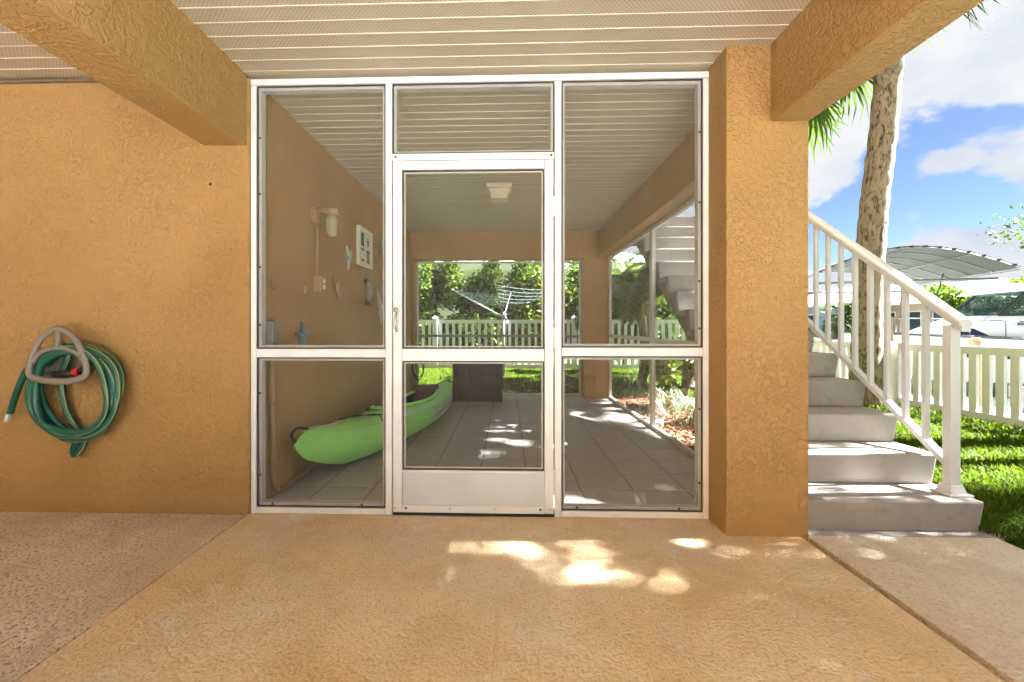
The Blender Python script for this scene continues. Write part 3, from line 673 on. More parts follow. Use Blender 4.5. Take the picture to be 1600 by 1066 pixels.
nz_ = thing('spray_nozzle', 'black and red hose nozzle lying inside the taupe hanger', 'hose nozzle', (-2.47, WY - 0.09, 0.80))
MB().tube([(-2.56, WY - 0.10, 0.822), (-2.49, WY - 0.10, 0.826), (-2.445, WY - 0.10, 0.832)], [0.017, 0.018, 0.016], 10).build('grip', 'black', nz_, smooth=True)
MB().tube([(-2.445, WY - 0.10, 0.832), (-2.415, WY - 0.10, 0.838)], 0.0215, 12).build('dial', 'red', nz_)
MB().tube([(-2.415, WY - 0.10, 0.838), (-2.385, WY - 0.10, 0.850), (-2.375, WY - 0.10, 0.875)], [0.017, 0.024, 0.020], 10).build('head', 'black', nz_, smooth=True)

hs = thing('garden_hose', 'coiled teal green garden hose with yellow stripe hung on the taupe hanger', 'garden hose', (-2.5, WY, 0.43))
path = []
rr_ = random.Random(3)
loops = [(-2.470, 0.715, 0.255, 0.275, 0.040), (-2.490, 0.735, 0.225, 0.270, 0.085), (-2.460, 0.725, 0.268, 0.262, 0.060), (-2.475, 0.700, 0.215, 0.245, 0.105),
         (-2.450, 0.745, 0.235, 0.262, 0.035), (-2.485, 0.705, 0.240, 0.282, 0.075), (-2.465, 0.740, 0.195, 0.235, 0.115), (-2.455, 0.720, 0.262, 0.250, 0.095)]
# start: free end dangling at left
path += [Vector((-2.878, WY - 0.06, 0.560)), Vector((-2.865, WY - 0.06, 0.60)), Vector((-2.82, WY - 0.06, 0.73)), Vector((-2.755, WY - 0.065, 0.85)), Vector((-2.66, WY - 0.075, 0.935))]
for li, (cx, cz, rx, rz, dy) in enumerate(loops):
    nx = loops[(li + 1) % len(loops)]
    for j in range(16):
        t = j / 16; a = R(115 - 360 * t)
        f = t
        cx_, cz_, rx_, rz_, dy_ = [u * (1 - f) + v * f for u, v in zip((cx, cz, rx, rz, dy), nx)]
        wob = 0.012 * math.sin(3 * a + li * 1.7)
        x_ = cx_ + (rx_ + wob) * math.cos(a); z_ = cz_ + (rz_ + wob) * math.sin(a)
        if math.sin(a) > 0: z_ = cz_ + (min(rz_, 0.235 - cz_ + 0.735 + 0.01 * (li % 3)) + 0) * math.sin(a) ** 0.9
        path.append(Vector((x_, WY - dy_ - 0.004 * math.sin(2 * a + li), z_)))
# tail loop hanging down at the bottom
path += [Vector((-2.53, WY - 0.05, 0.93)), Vector((-2.58, WY - 0.04, 0.80)), Vector((-2.55, WY - 0.04, 0.60)), Vector((-2.46, WY - 0.03, 0.44)), Vector((-2.49, WY - 0.03, 0.365)), Vector((-2.515, WY - 0.03, 0.345)), Vector((-2.50, WY - 0.05, 0.40)), Vector((-2.44, WY - 0.06, 0.47)), Vector((-2.33, WY - 0.05, 0.56))]
hp_ = spl(path, 4, False)
MB().tube(hp_, 0.0168, 22, 0, False, True, ((7,), 2)).build('tube', ['hose', 'hose_dark', 'hose_y'], hs, smooth=True)
m = MB().tube([(-2.868, WY - 0.06, 0.590), (-2.876, WY - 0.06, 0.565), (-2.880, WY - 0.06, 0.548)], [0.019, 0.021, 0.021], 10); m.build('coupling', 'steel', hs)

# ================================================================== ROOM CONTENTS
WX = -1.5
# wall lamp + conduit + outlet
lp = thing('wall_lamp', 'jelly jar wall lamp on painted bracket high on the left room wall', 'wall lamp', (WX, 3.42, 1.9))
MB().lathe([(0.065, 0.001), (0.065, 0.028), (0.05, 0.04), (0, 0.042)], (WX, 3.43, 1.955), 18, 0, 'x').build('back_box', 'paint_box', lp, smooth=False)
MB().tube([(WX + 0.03, 3.43, 1.985), (WX + 0.10, 3.43, 2.005), (WX + 0.155, 3.43, 2.0)], [0.026, 0.024, 0.024], 10).build('arm', 'paint_box', lp, smooth=True)
MB().lathe([(0.05, 1.955), (0.055, 1.962), (0.055, 1.995), (0.04, 2.008), (0.0, 2.01)], (WX + 0.14, 3.43, 0), 18).build('cap', 'paint_box', lp)
MB().lathe([(0.0, 1.79), (0.03, 1.795), (0.043, 1.83), (0.048, 1.90), (0.045, 1.954)], (WX + 0.14, 3.43, 0), 20).build('glass_jar', 'jar', lp, smooth=True)
MB().lathe([(0.0, 1.83), (0.02, 1.85), (0.022, 1.90), (0.014, 1.95)], (WX + 0.14, 3.43, 0), 12).build('bulb', 'white', lp, smooth=True)
ob = thing('outlet_box', 'painted outlet box with conduit running up to the wall lamp', 'outlet', (WX, 3.44, 1.36))
MB().box(WX + 0.001, WX + 0.062, 3.41, 3.475, 1.36, 1.485).build('box', 'paint_box', ob, bevel=0.004)
MB().tube([(WX + 0.02, 3.44, 1.486), (WX + 0.02, 3.44, 1.89)], 0.0125, 10).build('conduit', 'paint_box', ob, smooth=True)
cv = MB().box(WX + 0.0625, WX + 0.072, 3.407, 3.478, 1.357, 1.488).build('cover', 'tan', ob, bevel=0.003)
for z in (1.385, 1.43): MB().box(WX + 0.0722, WX + 0.078, 3.425, 3.46, z, z + 0.032).build('socket', 'white', cv, bevel=0.003)
eb = thing('conduit_box', 'grey electrical box with painted pipe down the wall corner behind the frame', 'electrical box', (WX, 2.72, 0))
MB().box(WX + 0.001, WX + 0.075, 2.685, 2.745, 0.88, 1.125).build('box', 'grey_box', eb, bevel=0.004)
MB().box(WX + 0.076, WX + 0.082, 2.68, 2.75, 1.10, 1.13).build('lid', 'grey_box', eb)
MB().box(WX + 0.001, WX + 0.012, 2.76, 2.86, 1.07, 1.10).build('bracket', 'paint_box', eb, bevel=0.002)
MB().tube(spl([(WX + 0.025, 2.762, 0.879), (WX + 0.025, 2.765, 0.6), (WX + 0.025, 2.775, 0.25), (WX + 0.025, 2.785, 0.13), (WX + 0.025, 2.83, 0.05), (WX + 0.025, 2.92, 0.028), (WX + 0.025, 3.3, 0.026)], 6, False), 0.017, 10).build('pipe', 'paint_box', eb, smooth=True)
link('clip', MB().box(WX + 0.001, WX + 0.046, 2.745, 2.795, 0.60, 0.625).mesh('clip', 'paint_box'), eb)

# wall decorations, modelled in (u = along wall, v = up), w = out of wall
def onwall(u, v, w): return (w, u, v)
def wallthing(name, label, cat, y, z, group=None): return local_thing(name, label, cat, (WX + 0.002, y, z), (0, 0, 0), group)
def starfish(R1, r1, th, tilt):
    m = MB(); n = 10; top = []; bot = []
    for i in range(n):
        a = math.pi / 2 + tilt + math.pi * i / 5; rad = R1 if i % 2 == 0 else r1
        top.append((rad * math.cos(a), rad * math.sin(a)))
    vs = [onwall(p[0], p[1], 0.0) for p in top] + [onwall(p[0] * 0.86, p[1] * 0.86, th * (0.55 if i % 2 == 0 else 0.7)) for i, p in enumerate(top)] + [onwall(0, 0, th)]
    for i in range(n):
        j = (i + 1) % n
        m.add([vs[i], vs[j], vs[j + n], vs[i + n]], [(0, 1, 2, 3)]); m.add([vs[i + n], vs[j + n], vs[2 * n]], [(0, 1, 2)])
    return m
def single(o, label, cat): return tag(o, label, cat)
o = starfish(0.115, 0.036, 0.035, 0.12).build('starfish_ornament', 'blue', None, loc=(WX + 0.004, 3.205, 1.02)); tag(o, 'large blue starfish ornament low on the room wall above the mid rail', 'ornament')
o = starfish(0.125, 0.034, 0.03, 0.5).build('starfish_ornament', 'pale', None, loc=(WX + 0.004, 4.16, 1.74)); tag(o, 'pale grey starfish ornament left of the white shell frame', 'ornament')
o = starfish(0.150, 0.03, 0.03, 0.2).build('starfish_ornament', 'tan', None, loc=(WX + 0.004, 4.98, 1.915)); tag(o, 'tan thin armed starfish ornament right of the white shell frame', 'ornament')
fr = thing('shell_picture', 'white square frame holding four shell pictures on the room wall', 'picture frame', (WX, 4.61, 1.90))
ya, yb, za, zb = 4.395, 4.835, 1.715, 2.105
for (a, b, c, d) in ((ya, yb, za, za + 0.045), (ya, yb, zb - 0.045, zb), (ya, ya + 0.045, za + 0.046, zb - 0.046), (yb - 0.045, yb, za + 0.046, zb - 0.046)):
    MB().box(WX + 0.002, WX + 0.035, a, b, c, d).build('frame_bar', 'white', fr, bevel=0.003)
MB().box(WX + 0.002, WX + 0.012, ya + 0.046, yb - 0.046, za + 0.046, zb - 0.046).build('backing', 'dark', fr)
MB().box(WX + 0.0125, WX + 0.030, 4.605, 4.625, za + 0.046, zb - 0.046).build('divider', 'white', fr); MB().box(WX + 0.0125, WX + 0.028, ya + 0.046, 4.604, 1.90, 1.917).build('divider', 'white', fr); MB().box(WX + 0.0125, WX + 0.028, 4.626, yb - 0.046, 1.90, 1.917).build('divider', 'white', fr)
MB().box(WX + 0.0125, WX + 0.016, 4.627, yb - 0.047, 1.919, zb - 0.047).build('card', 'white', fr)
sf = starfish(0.055, 0.02, 0.012, 0.1).build('shell', 'slate', fr, loc=(WX + 0.0165, 4.71, 1.985))
m = MB().ell((WX + 0.02, 4.52, 1.83), (0.018, 0.06, 0.05)); m.build('shell', 'white', fr, smooth=True)
m = MB().ell((WX + 0.02, 4.70, 1.83), (0.014, 0.03, 0.055)); m.build('shell', 'tan', fr, smooth=True)
m = MB().ell((WX + 0.02, 4.52, 1.98), (0.012, 0.04, 0.05)); m.build('shell', 'stem', fr, smooth=True)
tu = thing('turtle_ornament', 'pink terracotta turtle ornament right of the outlet box', 'ornament', (WX, 3.86, 1.43))
rot = Matrix.Rotation(R(35), 3, 'X')
MB().ell((WX + 0.022, 3.865, 1.42), (0.022, 0.055, 0.075), mat3=rot).build('shell', 'pink', tu, smooth=True)
MB().ell((WX + 0.02, 3.815, 1.495), (0.018, 0.028, 0.032), mat3=rot).build('head', 'pink', tu, smooth=True)
for (dy, dz, a) in ((-0.055, -0.01, 60), (0.03, 0.075, 10), (0.06, -0.07, 40), (0.0, -0.085, 80)):
    MB().ell((WX + 0.012, 3.865 + dy, 1.42 + dz), (0.008, 0.018, 0.038), 10, 6, mat3=Matrix.Rotation(R(a), 3, 'X')).build('flipper', 'pink', tu, smooth=True)
sp = spl([(WX + 0.015, 4.63, 1.56), (WX + 0.02, 4.655, 1.585), (WX + 0.025, 4.69, 1.575), (WX + 0.028, 4.71, 1.52), (WX + 0.03, 4.735, 1.45), (WX + 0.025, 4.725, 1.38), (WX + 0.02, 4.69, 1.33), (WX + 0.018, 4.675, 1.355), (WX + 0.018, 4.695, 1.37)], 5, False)
k = len(sp); o = MB().tube(sp, [0.012 + 0.03 * math.sin(math.pi * min(1, (i / k) * 1.15)) ** 1.5 * (1 if i / k < 0.87 else 0.3) for i in range(k)], 9, flat=0.6).build('seahorse_ornament', 'slate', None, smooth=True); tag(o, 'slate grey seahorse ornament below the white shell frame', 'ornament')
gu = thing('seagull_ornament', 'white seagull ornament with spread wings near the door post', 'ornament', (WX, 5.24, 1.32))
MB().add([(WX + 0.004, 5.10, 1.52), (WX + 0.03, 5.20, 1.36), (WX + 0.035, 5.25, 1.33), (WX + 0.03, 5.20, 1.29), (WX + 0.02, 5.15, 1.35), (WX + 0.002, 5.13, 1.52), (WX + 0.002, 5.14, 1.34), (WX + 0.002, 5.19, 1.30)], [(0, 1, 4), (1, 2, 3, 4), (0, 4, 6), (4, 3, 7, 6), (0, 5, 1), (5, 2, 1)]).build('upper_wing', 'pale', gu)
MB().add([(WX + 0.004, 5.30, 1.13), (WX + 0.03, 5.24, 1.29), (WX + 0.035, 5.20, 1.33), (WX + 0.025, 5.17, 1.30), (WX + 0.002, 5.26, 1.13), (WX + 0.002, 5.15, 1.29)], [(0, 2, 1), (0, 3, 2), (0, 4, 3), (4, 5, 3)]).build('lower_wing', 'pale', gu)
MB().ell((WX + 0.035, 5.27, 1.32), (0.025, 0.09, 0.03)).build('body', 'pale', gu, smooth=True)
MB().ell((WX + 0.04, 5.37, 1.325), (0.02, 0.03, 0.022)).build('head', 'tan', gu, smooth=True)
ar = [(WX + 0.015, 5.35 + 0.07 * math.cos(R(a)), 1.725 + 0.115 * math.sin(R(a))) for a in range(60, 301, 16)]
o = MB().tube(ar, [0.008 + 0.016 * math.sin(math.pi * i / (len(ar) - 1)) for i in range(len(ar))], 8).build('crescent_ornament', 'rust', None, smooth=True); tag(o, 'rust coloured crescent ornament beneath the grey fish by the door post', 'ornament')
fi = thing('fish_ornament', 'grey and white striped fish ornament topmost right of the shell frame', 'ornament', (WX, 5.27, 2.04))
MB().ell((WX + 0.02, 5.27, 2.05), (0.02, 0.05, 0.105), mat3=Matrix.Rotation(R(-8), 3, 'X')).build('body', 'slate', fi, smooth=True)
for z in (1.99, 2.04, 2.09): MB().ell((WX + 0.028, 5.275, z), (0.016, 0.036, 0.012)).build('stripe', 'brightwhite', fi, smooth=True)
MB().add([(WX + 0.01, 5.25, 1.96), (WX + 0.01, 5.21, 1.90), (WX + 0.014, 5.26, 1.92), (WX + 0.01, 5.31, 1.90), (WX + 0.01, 5.28, 1.96)], [(0, 1, 2), (0, 2, 4), (2, 3, 4)]).build('tail', 'slate', fi)
o = MB().ell((WX + 0.014, 2.80, 1.345), (0.014, 0.018, 0.022), mat3=Matrix.Rotation(R(30), 3, 'X')).ell((WX + 0.012, 2.787, 1.37), (0.01, 0.012, 0.014)).build('shell_ornament', 'pink', None, smooth=True); tag(o, 'tiny brown shell ornament nearest the white corner post', 'ornament')
o = MB().ell((WX + 0.014, 3.255, 1.35), (0.014, 0.016, 0.022), mat3=Matrix.Rotation(R(-20), 3, 'X')).ell((WX + 0.012, 3.245, 1.372), (0.01, 0.011, 0.014)).build('shell_ornament', 'pink', None, smooth=True); tag(o, 'tiny brown shell ornament just left of the outlet box', 'ornament')

# ceiling light
cl = thing('ceiling_light', 'square cream flush ceiling light on the screened room soffit', 'ceiling light', (-0.085, 4.62, CZ))
MB().box(-0.215, 0.045, 4.49, 4.75, CZ - 0.045, CZ + 0.003).build('base', 'cream', cl, bevel=0.006)
m = MB(); m.hexa([(-0.165, 4.54, CZ - 0.130), (-0.005, 4.54, CZ - 0.130), (-0.005, 4.70, CZ - 0.130), (-0.165, 4.70, CZ - 0.130)], [(-0.195, 4.51, CZ - 0.0455), (0.025, 4.51, CZ - 0.0455), (0.025, 4.73, CZ - 0.0455), (-0.195, 4.73, CZ - 0.0455)]); m.build('lens', 'lens', cl)
for (x, y, xx, yy) in ((-0.195, 4.51, -0.165, 4.54), (0.025, 4.51, -0.005, 4.54), (-0.195, 4.73, -0.165, 4.70), (0.025, 4.73, -0.005, 4.70)):
    MB().tube([(x, y, CZ - 0.046), (xx, yy, CZ - 0.132)], 0.007, 6).build('corner_bar', 'cream', cl)
MB().box(-0.170, 0.0, 4.535, 4.705, CZ - 0.142, CZ - 0.1305).build('bottom_cap', 'cream', cl, bevel=0.003)

# outlet on rear pilaster, coiled cable
o = MB().box(-1.454, -1.44, 6.95, 7.03, 1.24, 1.34).build('outlet_plate', 'grey_box', None, bevel=0.003); tag(o, 'small grey outlet plate on the rear left pilaster', 'outlet')
cb = spl([Vector((-1.43 + 0.10 * math.cos(a * 0.9) * (1 - a / 60), 6.86 - 0.002 * a, 0.52 + 0.16 * math.sin(a * 0.9) - 0.006 * a)) for a in np.linspace(0, 16, 44)], 2, False)
cb = [Vector((max(-1.47, p.x + 0.06), p.y, p.z)) for p in cb]
o = MB().tube(cb, 0.009, 6).build('coiled_cable', 'black', None, smooth=True); tag(o, 'black cable coil hanging at the rear left of the room', 'cable')

# deck box
bx = thing('deck_box', 'dark brown resin storage box at the rear of the screened room', 'storage box', (-0.43, 6.7, 0.007))
x0, x1, y0, y1, zt = -0.80, -0.075, 6.48, 6.95, 0.615
MB().box(x0 + 0.02, x1 - 0.02, y0 + 0.02, y1 - 0.02, 0.012, zt - 0.03).build('body', 'wicker', bx)
for (a, b) in ((x0, x0 + 0.065), (x1 - 0.065, x1)):
    for (c, d) in ((y0, y0 + 0.065), (y1 - 0.065, y1)): MB().box(a, b, c, d, 0.008, zt - 0.03).build('corner_post', 'boxfr', bx, bevel=0.006)
MB().box(x0 + 0.066, x1 - 0.066, y0 + 0.006, y0 + 0.0195, 0.010, 0.055).build('bottom_band', 'boxfr', bx, bevel=0.004)
MB().box(x0 - 0.008, x1 + 0.008, y0 - 0.010, y1 + 0.01, zt - 0.0295, zt + 0.02).build('lid', 'boxfr', bx, bevel=0.010)

# ------------------------------------------------------------------ kayak
KL = 3.33
bow = Vector((-1.365, 2.865)); ster = Vector((-0.765, 6.14)); d2 = ster - bow
kay = local_thing('kayak', 'lime green sit inside kayak lying along the left wall of the screened room', 'kayak', (bow.x, bow.y, 0.012), (0, R(-5), -math.atan2(d2.x, d2.y)))
NT, NSC = 60, 25
def kw(t): return 0.315 * (max(0.0, math.sin(math.pi * min(1, max(0, (t * 0.985 + 0.008))))) ** (0.76 + 0.34 * max(0.0, 1 - t / 0.3))) * (0.97 if t < .5 else 1.0)
def kkeel(t): return 0.105 * abs(2 * t - 1) ** 3.0 + (0.07 * max(0, (0.045 - t) / 0.045) ** 1.5)
def kgun(t): return 0.25 + 0.10 * abs(2 * t - 1) ** 2.2 - 0.05 * max(0, (0.05 - t) / 0.05)
V = []; MI = []
def kpoint(t, s):          # s in -1..1 on hull (bottom), returns lateral,z
    w = kw(t); kz = kkeel(t); gz = kgun(t)
    a = abs(s); z = kz + (gz - kz) * (a ** 2.6)
    x = w * math.copysign(min(1, (1 - (1 - a) ** 1.9)), s)
    return x, z
hull = MB(); rings = []
def tt(u): return 0.35 * u + 0.65 * (0.5 - 0.5 * math.cos(math.pi * u))
for i in range(NT + 1):
    t = tt(i / NT)
    rg_ = [kpoint(t, -1 + 2 * j / (NSC - 1)) for j in range(NSC)]
    rings.append([(q[0], t * KL + 0.19 * max(0.0, (0.335 - q[1]) / 0.2) ** 1.8 * max(0.0, 1 - t / 0.15), q[1]) for q in rg_])
vs = [p for r_ in rings for p in r_]; fsx = []
for i in range(NT):
    for j in range(NSC - 1): fsx.append((i * NSC + j, i * NSC + j + 1, (i + 1) * NSC + j + 1, (i + 1) * NSC + j))
hull.add(vs, fsx); hull.add(rings[0], [tuple(range(NSC))]); hull.add(rings[-1], [tuple(range(NSC))[::-1]])
hl = hull.build('hull', 'kayak', kay, smooth=True)
CK0, CK1 = 0.36, 0.80
def incock(t, s):
    tc_ = (t - (CK0 + CK1) / 2) / ((CK1 - CK0) / 2)
    return tc_ * tc_ + (s / 0.70) ** 2 < 1
dk = MB(); ND = 27; grid = []
for i in range(NT * 2 + 1):
    t = tt(i / (NT * 2)); row = []
    for j in range(ND):
        s = -1 + 2 * j / (ND - 1); w = kw(t); z = kgun(t) + (0.075 * (1 - abs(s) ** 2.2)) * (1 if t > 0.03 else t / 0.03) * (0.55 + 0.45 * math.sin(math.pi * t))
        if 0.08 < t < 0.30 and 0.15 < abs(s) < 0.42: z -= 0.012
        c_ = incock(t, s)
        row.append((w * s, t * KL, kkeel(t) + 0.03 if c_ else z, c_))
    grid.append(row)
for i in range(NT * 2):
    for j in range(ND - 1):
        q = [grid[i][j], grid[i][j + 1], grid[i + 1][j + 1], grid[i + 1][j]]
        dk.add([p[:3] for p in q], [(0, 1, 2, 3)], 1 if any(p[3] for p in q) else 0)
# weld for smooth shading
dme = dk.mesh('deck', ['kayak', 'kayak_in'], False)
import bmesh
bmm = bmesh.new(); bmm.from_mesh(dme); bmesh.ops.remove_doubles(bmm, verts=bmm.verts, dist=1e-5)
for f_ in bmm.faces: f_.smooth = f_.material_index == 0
bmm.to_mesh(dme); bmm.free()
link('deck', dme, kay)
rim = []
for i in range(48):
    a = 2 * math.pi * i / 48; t = (CK0 + CK1) / 2 + (CK1 - CK0) / 2 * 1.03 * math.sin(a); s = 0.73 * math.cos(a)
    rim.append((kw(t) * s, t * KL, kgun(t) + 0.075 * (1 - abs(s) ** 2.2) * (0.55 + 0.45 * math.sin(math.pi * t)) + 0.012))
MB().tube(rim, 0.019, 8, 0, True).build('cockpit_rim', 'kayak', kay, smooth=True)
gl = []
for side in (-1, 1):
    gl = [(side * kw(t) * 1.0, t * KL, kgun(t)) for t in np.linspace(0.02, 0.98, 50)]
    MB().tube(gl, 0.010, 6).build('gunwale', 'kayak', kay, smooth=True)
mid = 0.60 * KL
MB().box(-0.17, 0.17, mid - 0.05, mid + 0.38, 0.07, 0.13).build('seat', 'seat', kay, bevel=0.02)
MB().hexa([(-0.17, mid + 0.34, 0.13), (0.17, mid + 0.34, 0.13), (0.17, mid + 0.40, 0.13), (-0.17, mid + 0.40, 0.13)], [(-0.15, mid + 0.42, 0.40), (0.15, mid + 0.42, 0.40), (0.15, mid + 0.47, 0.40), (-0.15, mid + 0.47, 0.40)]).build('backrest', 'seat', kay, bevel=0.015)
MB().box(-0.20, 0.05, 0.40 * KL, 0.40 * KL + 0.22, 0.24, 0.335).build('thigh_pad', 'seat', kay, bevel=0.02)
def dz(t, s): return kgun(t) + 0.075 * (1 - abs(s) ** 2.2) * (0.55 + 0.45 * math.sin(math.pi * t)) + 0.008
def dpath(pts, lift=0.0): return spl([(kw(t) * s, t * KL, dz(t, s) + lift) for t, s in pts], 6, False)
MB().tube(dpath([(0.03, -0.2), (0.055, -0.5), (0.09, -0.35), (0.115, 0.35), (0.16, 0.1), (0.185, -0.55), (0.26, -0.75), (0.33, -0.8)]), 0.006, 6).build('deck_line', 'cord_w', kay, smooth=True)
MB().tube(dpath([(0.20, -0.7), (0.25, -0.2), (0.26, 0.35), (0.315, 0.75), (0.33, 0.98)]), 0.005, 6).build('bungee', 'black', kay, smooth=True)
MB().tube(dpath([(0.225, -0.72), (0.225, -0.1), (0.28, 0.5), (0.25, 0.93)]), 0.005, 6).build('bungee', 'black', kay, smooth=True)
MB().tube(spl([(kw(0.285) * 1.02, 0.285 * KL, kgun(0.285) + 0.01), (kw(0.27) * 1.06, 0.262 * KL, kgun(0.28) - 0.03), (kw(0.27) * 1.06, 0.255 * KL, kgun(0.28) - 0.07), (kw(0.27) * 1.05, 0.27 * KL, kgun(0.28) - 0.075), (kw(0.285) * 1.05, 0.295 * KL, kgun(0.285) - 0.01)], 6, False), 0.005, 6).build('toggle_cord', 'black', kay, smooth=True)
MB().tube(spl([(-0.02, 0.05, 0.32), (-0.03, 0.03, 0.37), (-0.03, 0.10, 0.40), (-0.02, 0.19, 0.375)], 6, False), [0.010] * 19, 8).build('grab_handle', 'black', kay, smooth=True)
MB().tube(spl([(0.0, KL - 0.22, 0.40), (0.05, KL - 0.14, 0.41), (0.10, KL - 0.10, 0.36), (0.085, KL - 0.20, 0.33), (0.06, KL - 0.28, 0.395)], 6, False), 0.008, 6).build('grab_loop', 'black', kay, smooth=True)
MB().tube([(-0.04, KL - 0.25, 0.39), (-0.04, KL - 0.25, 0.44)], 0.013, 8).build('cap', 'hose_dark', kay)
# decal band with lettering on the right flank
def flank(t, f): # f 0..1 from gunwale down
    x, z = kpoint(t, 1 - 0.40 * f); return Vector((x, t * KL, z))
dc = MB(); T = np.linspace(0.54, 0.90, 24)
for i in range(len(T) - 1):
    for a, b in ((0.10, 0.40), (0.40, 0.72)):
        q = [flank(T[i], a), flank(T[i + 1], a), flank(T[i + 1], b), flank(T[i], b)]
        dc.add([p + Vector((0.0035, 0, -0.001)) for p in q], [(0, 1, 2, 3)])
decal = dc.build('decal', 'decal', kay, smooth=True)
tcu = bpy.data.curves.new('lettering', 'FONT'); tcu.body = 'TORTUGA 10'; tcu.size = 0.075
to = bpy.data.objects.new('tmp', tcu); COL.objects.link(to)
dg = bpy.context.evaluated_depsgraph_get(); dg.update()
tme = bpy.data.meshes.new_from_object(to.evaluated_get(dg)); bpy.data.objects.remove(to)
for v_ in tme.vertices:
    px, py = v_.co.x, v_.co.y
    t = 0.56 + px / KL * 1.5; p = flank(t, 0.62 - py / 0.075 * 0.30); v_.co = p + Vector((0.006, 0, -0.001))
tme.materials.clear(); tme.materials.append(M['ink']); link('lettering', tme, decal)

# ================================================================== BACK YARD
def picket_fence(name, label, p0, p1, zb, zt, spacing, pw, bays, mat='vinyl_fence', posth=0.10):
    p0 = Vector(p0); p1 = Vector(p1); L = (p1 - p0).length; ang = math.atan2(p1.y - p0.y, p1.x - p0.x)
    f = local_thing(name, label, 'fence', (p0.x, p0.y, 0), (0, 0, ang))
    pm = MB().box(-pw / 2, pw / 2, -0.018, 0.018, zb + 0.085, zt - 0.0965).mesh('picket', mat)
    bl = L / bays
    pom = MB().box(-0.062, 0.062, -0.062, 0.062, GZ, zt + posth * 0.5); pom.hexa([(-0.072, -0.072, zt + posth * 0.5), (0.072, -0.072, zt + posth * 0.5), (0.072, 0.072, zt + posth * 0.5), (-0.072, 0.072, zt + posth * 0.5)], [(-0.02, -0.02, zt + posth), (0.02, -0.02, zt + posth), (0.02, 0.02, zt + posth), (-0.02, 0.02, zt + posth)])
    pom = pom.mesh('post', mat)
    rt = MB().box(0.063, bl - 0.063, -0.025, 0.025, zt - 0.095, zt).mesh('top_rail', mat); rb_ = MB().box(0.063, bl - 0.063, -0.025, 0.025, zb, zb + 0.084).mesh('bottom_rail', mat)
    for i in range(bays + 1): link('post', pom, f, (i * bl, 0, 0))
    for i in range(bays):
        link('top_rail', rt, f, (i * bl, 0, 0)); link('bottom_rail', rb_, f, (i * bl, 0, 0))
        n = int(round((bl - 0.12) / spacing))
        for k_ in range(n): link('picket', pm, f, (i * bl + 0.06 + (bl - 0.12) * (k_ + 0.5) / n, 0, 0))
    return f
picket_fence('picket_fence', 'white vinyl picket fence across the back lawn in front of the hedge', (-5.57, 11.8), (5.4, 11.8), 0.03, 1.29, 0.178, 0.072, 6)
picket_fence('picket_fence', 'cream picket fence along the waterfront behind the stair railing', (5.5, 3.0), (5.5, 11.7), 0.02, 0.865, 0.147, 0.085, 5, posth=0.03)

# rotary dryer
dr = thing('clothes_dryer', 'rotary clothes line with teal cords standing on the back lawn', 'clothes line', (-0.083, 9.74, GZ))
C = Vector((-0.083, 9.74, 0))
MB().tube([C + Vector((0, 0, GZ)), C + Vector((0, 0, 1.42))], 0.024, 10).build('pole', 'galv', dr, smooth=True)
MB().lathe([(0.045, 1.28), (0.06, 1.31), (0.06, 1.37), (0.04, 1.40)], C, 12).build('hub', 'galv', dr)
tips = []
for k_ in range(4):
    a = R(172 + 90 * k_); tip = C + Vector((1.18 * math.cos(a), 1.18 * math.sin(a), 1.93)); tips.append(tip)
    MB().tube([C + Vector((0.05 * math.cos(a), 0.05 * math.sin(a), 1.34)), tip], 0.011, 8).build('arm', 'galv', dr, smooth=True)
for f_ in (0.96, 0.84, 0.72, 0.60, 0.48):
    base = C + Vector((0, 0, 1.34)); pts = []
    for k_ in range(4):
        A = base + (tips[k_] - base) * f_; B = base + (tips[(k_ + 1) % 4] - base) * f_
        for u in np.linspace(0, 1, 7)[:-1]: pts.append(A + (B - A) * u - Vector((0, 0, 0.05 * f_ * math.sin(math.pi * u))))
    MB().tube(pts, 0.0022, 4, 0, True).build('line', 'cordteal', dr)

# hedge shrubs
def ball_points(n, c, rad, shell=0.55):
    u = rng.normal(size=(n, 3)); u /= np.linalg.norm(u, axis=1, keepdims=True)
    r = rng.uniform(shell, 1.0, n)[:, None] ** 0.8
    return np.array(c) + u * r * np.array(rad)
def shrub(name, label, c, w, d, h, n, size, mat, group=None, cat='shrub'):
    s = thing(name, label, cat, (c[0], c[1], GZ), None, group)
    k_ = max(5, int(n / 900)); P = []
    for i in range(k_):
        cx = c[0] + rng.uniform(-0.5, 0.5) * w * 0.75; cy = c[1] + rng.uniform(-0.5, 0.5) * d * 0.7; cz = GZ + h * rng.uniform(0.25, 0.82); rr2 = rng.uniform(0.20, 0.34)
        P.append(ball_points(n // k_, (cx, cy, cz), (w * rr2 * 0.8, d * rr2, min(h * 0.22, h * 1.04 - cz)), 0.35))
    P = np.concatenate(P); P[:, 2] = np.maximum(P[:, 2], GZ + 0.03)
    link('foliage', leaf_cloud('foliage', P, size, [mat], 0.2, 0.55), s)
    m = MB()
    for i in range(4):
        a = rng.uniform(0, 6.28); m.tube([(c[0], c[1], GZ), (c[0] + 0.15 * w * math.cos(a), c[1] + 0.15 * d * math.sin(a), h * 0.4), (c[0] + 0.28 * w * math.cos(a), c[1] + 0.25 * d * math.sin(a), h * 0.75)], [0.035, 0.025, 0.012], 6)
    m.build('stem', 'bark', s)
    return s
hedge_lab = ['dark green hedge shrub at the far left of the rear view', 'hedge shrub behind the left fence post', 'tall bright hedge shrub left of the clothes line pole', 'hedge shrub directly behind the clothes line pole', 'pale green hedge shrub below the leaning palm trunk', 'hedge shrub seen past the right door post', 'hedge shrub behind the rear stucco pillar', 'hedge shrub seen through the side screen']
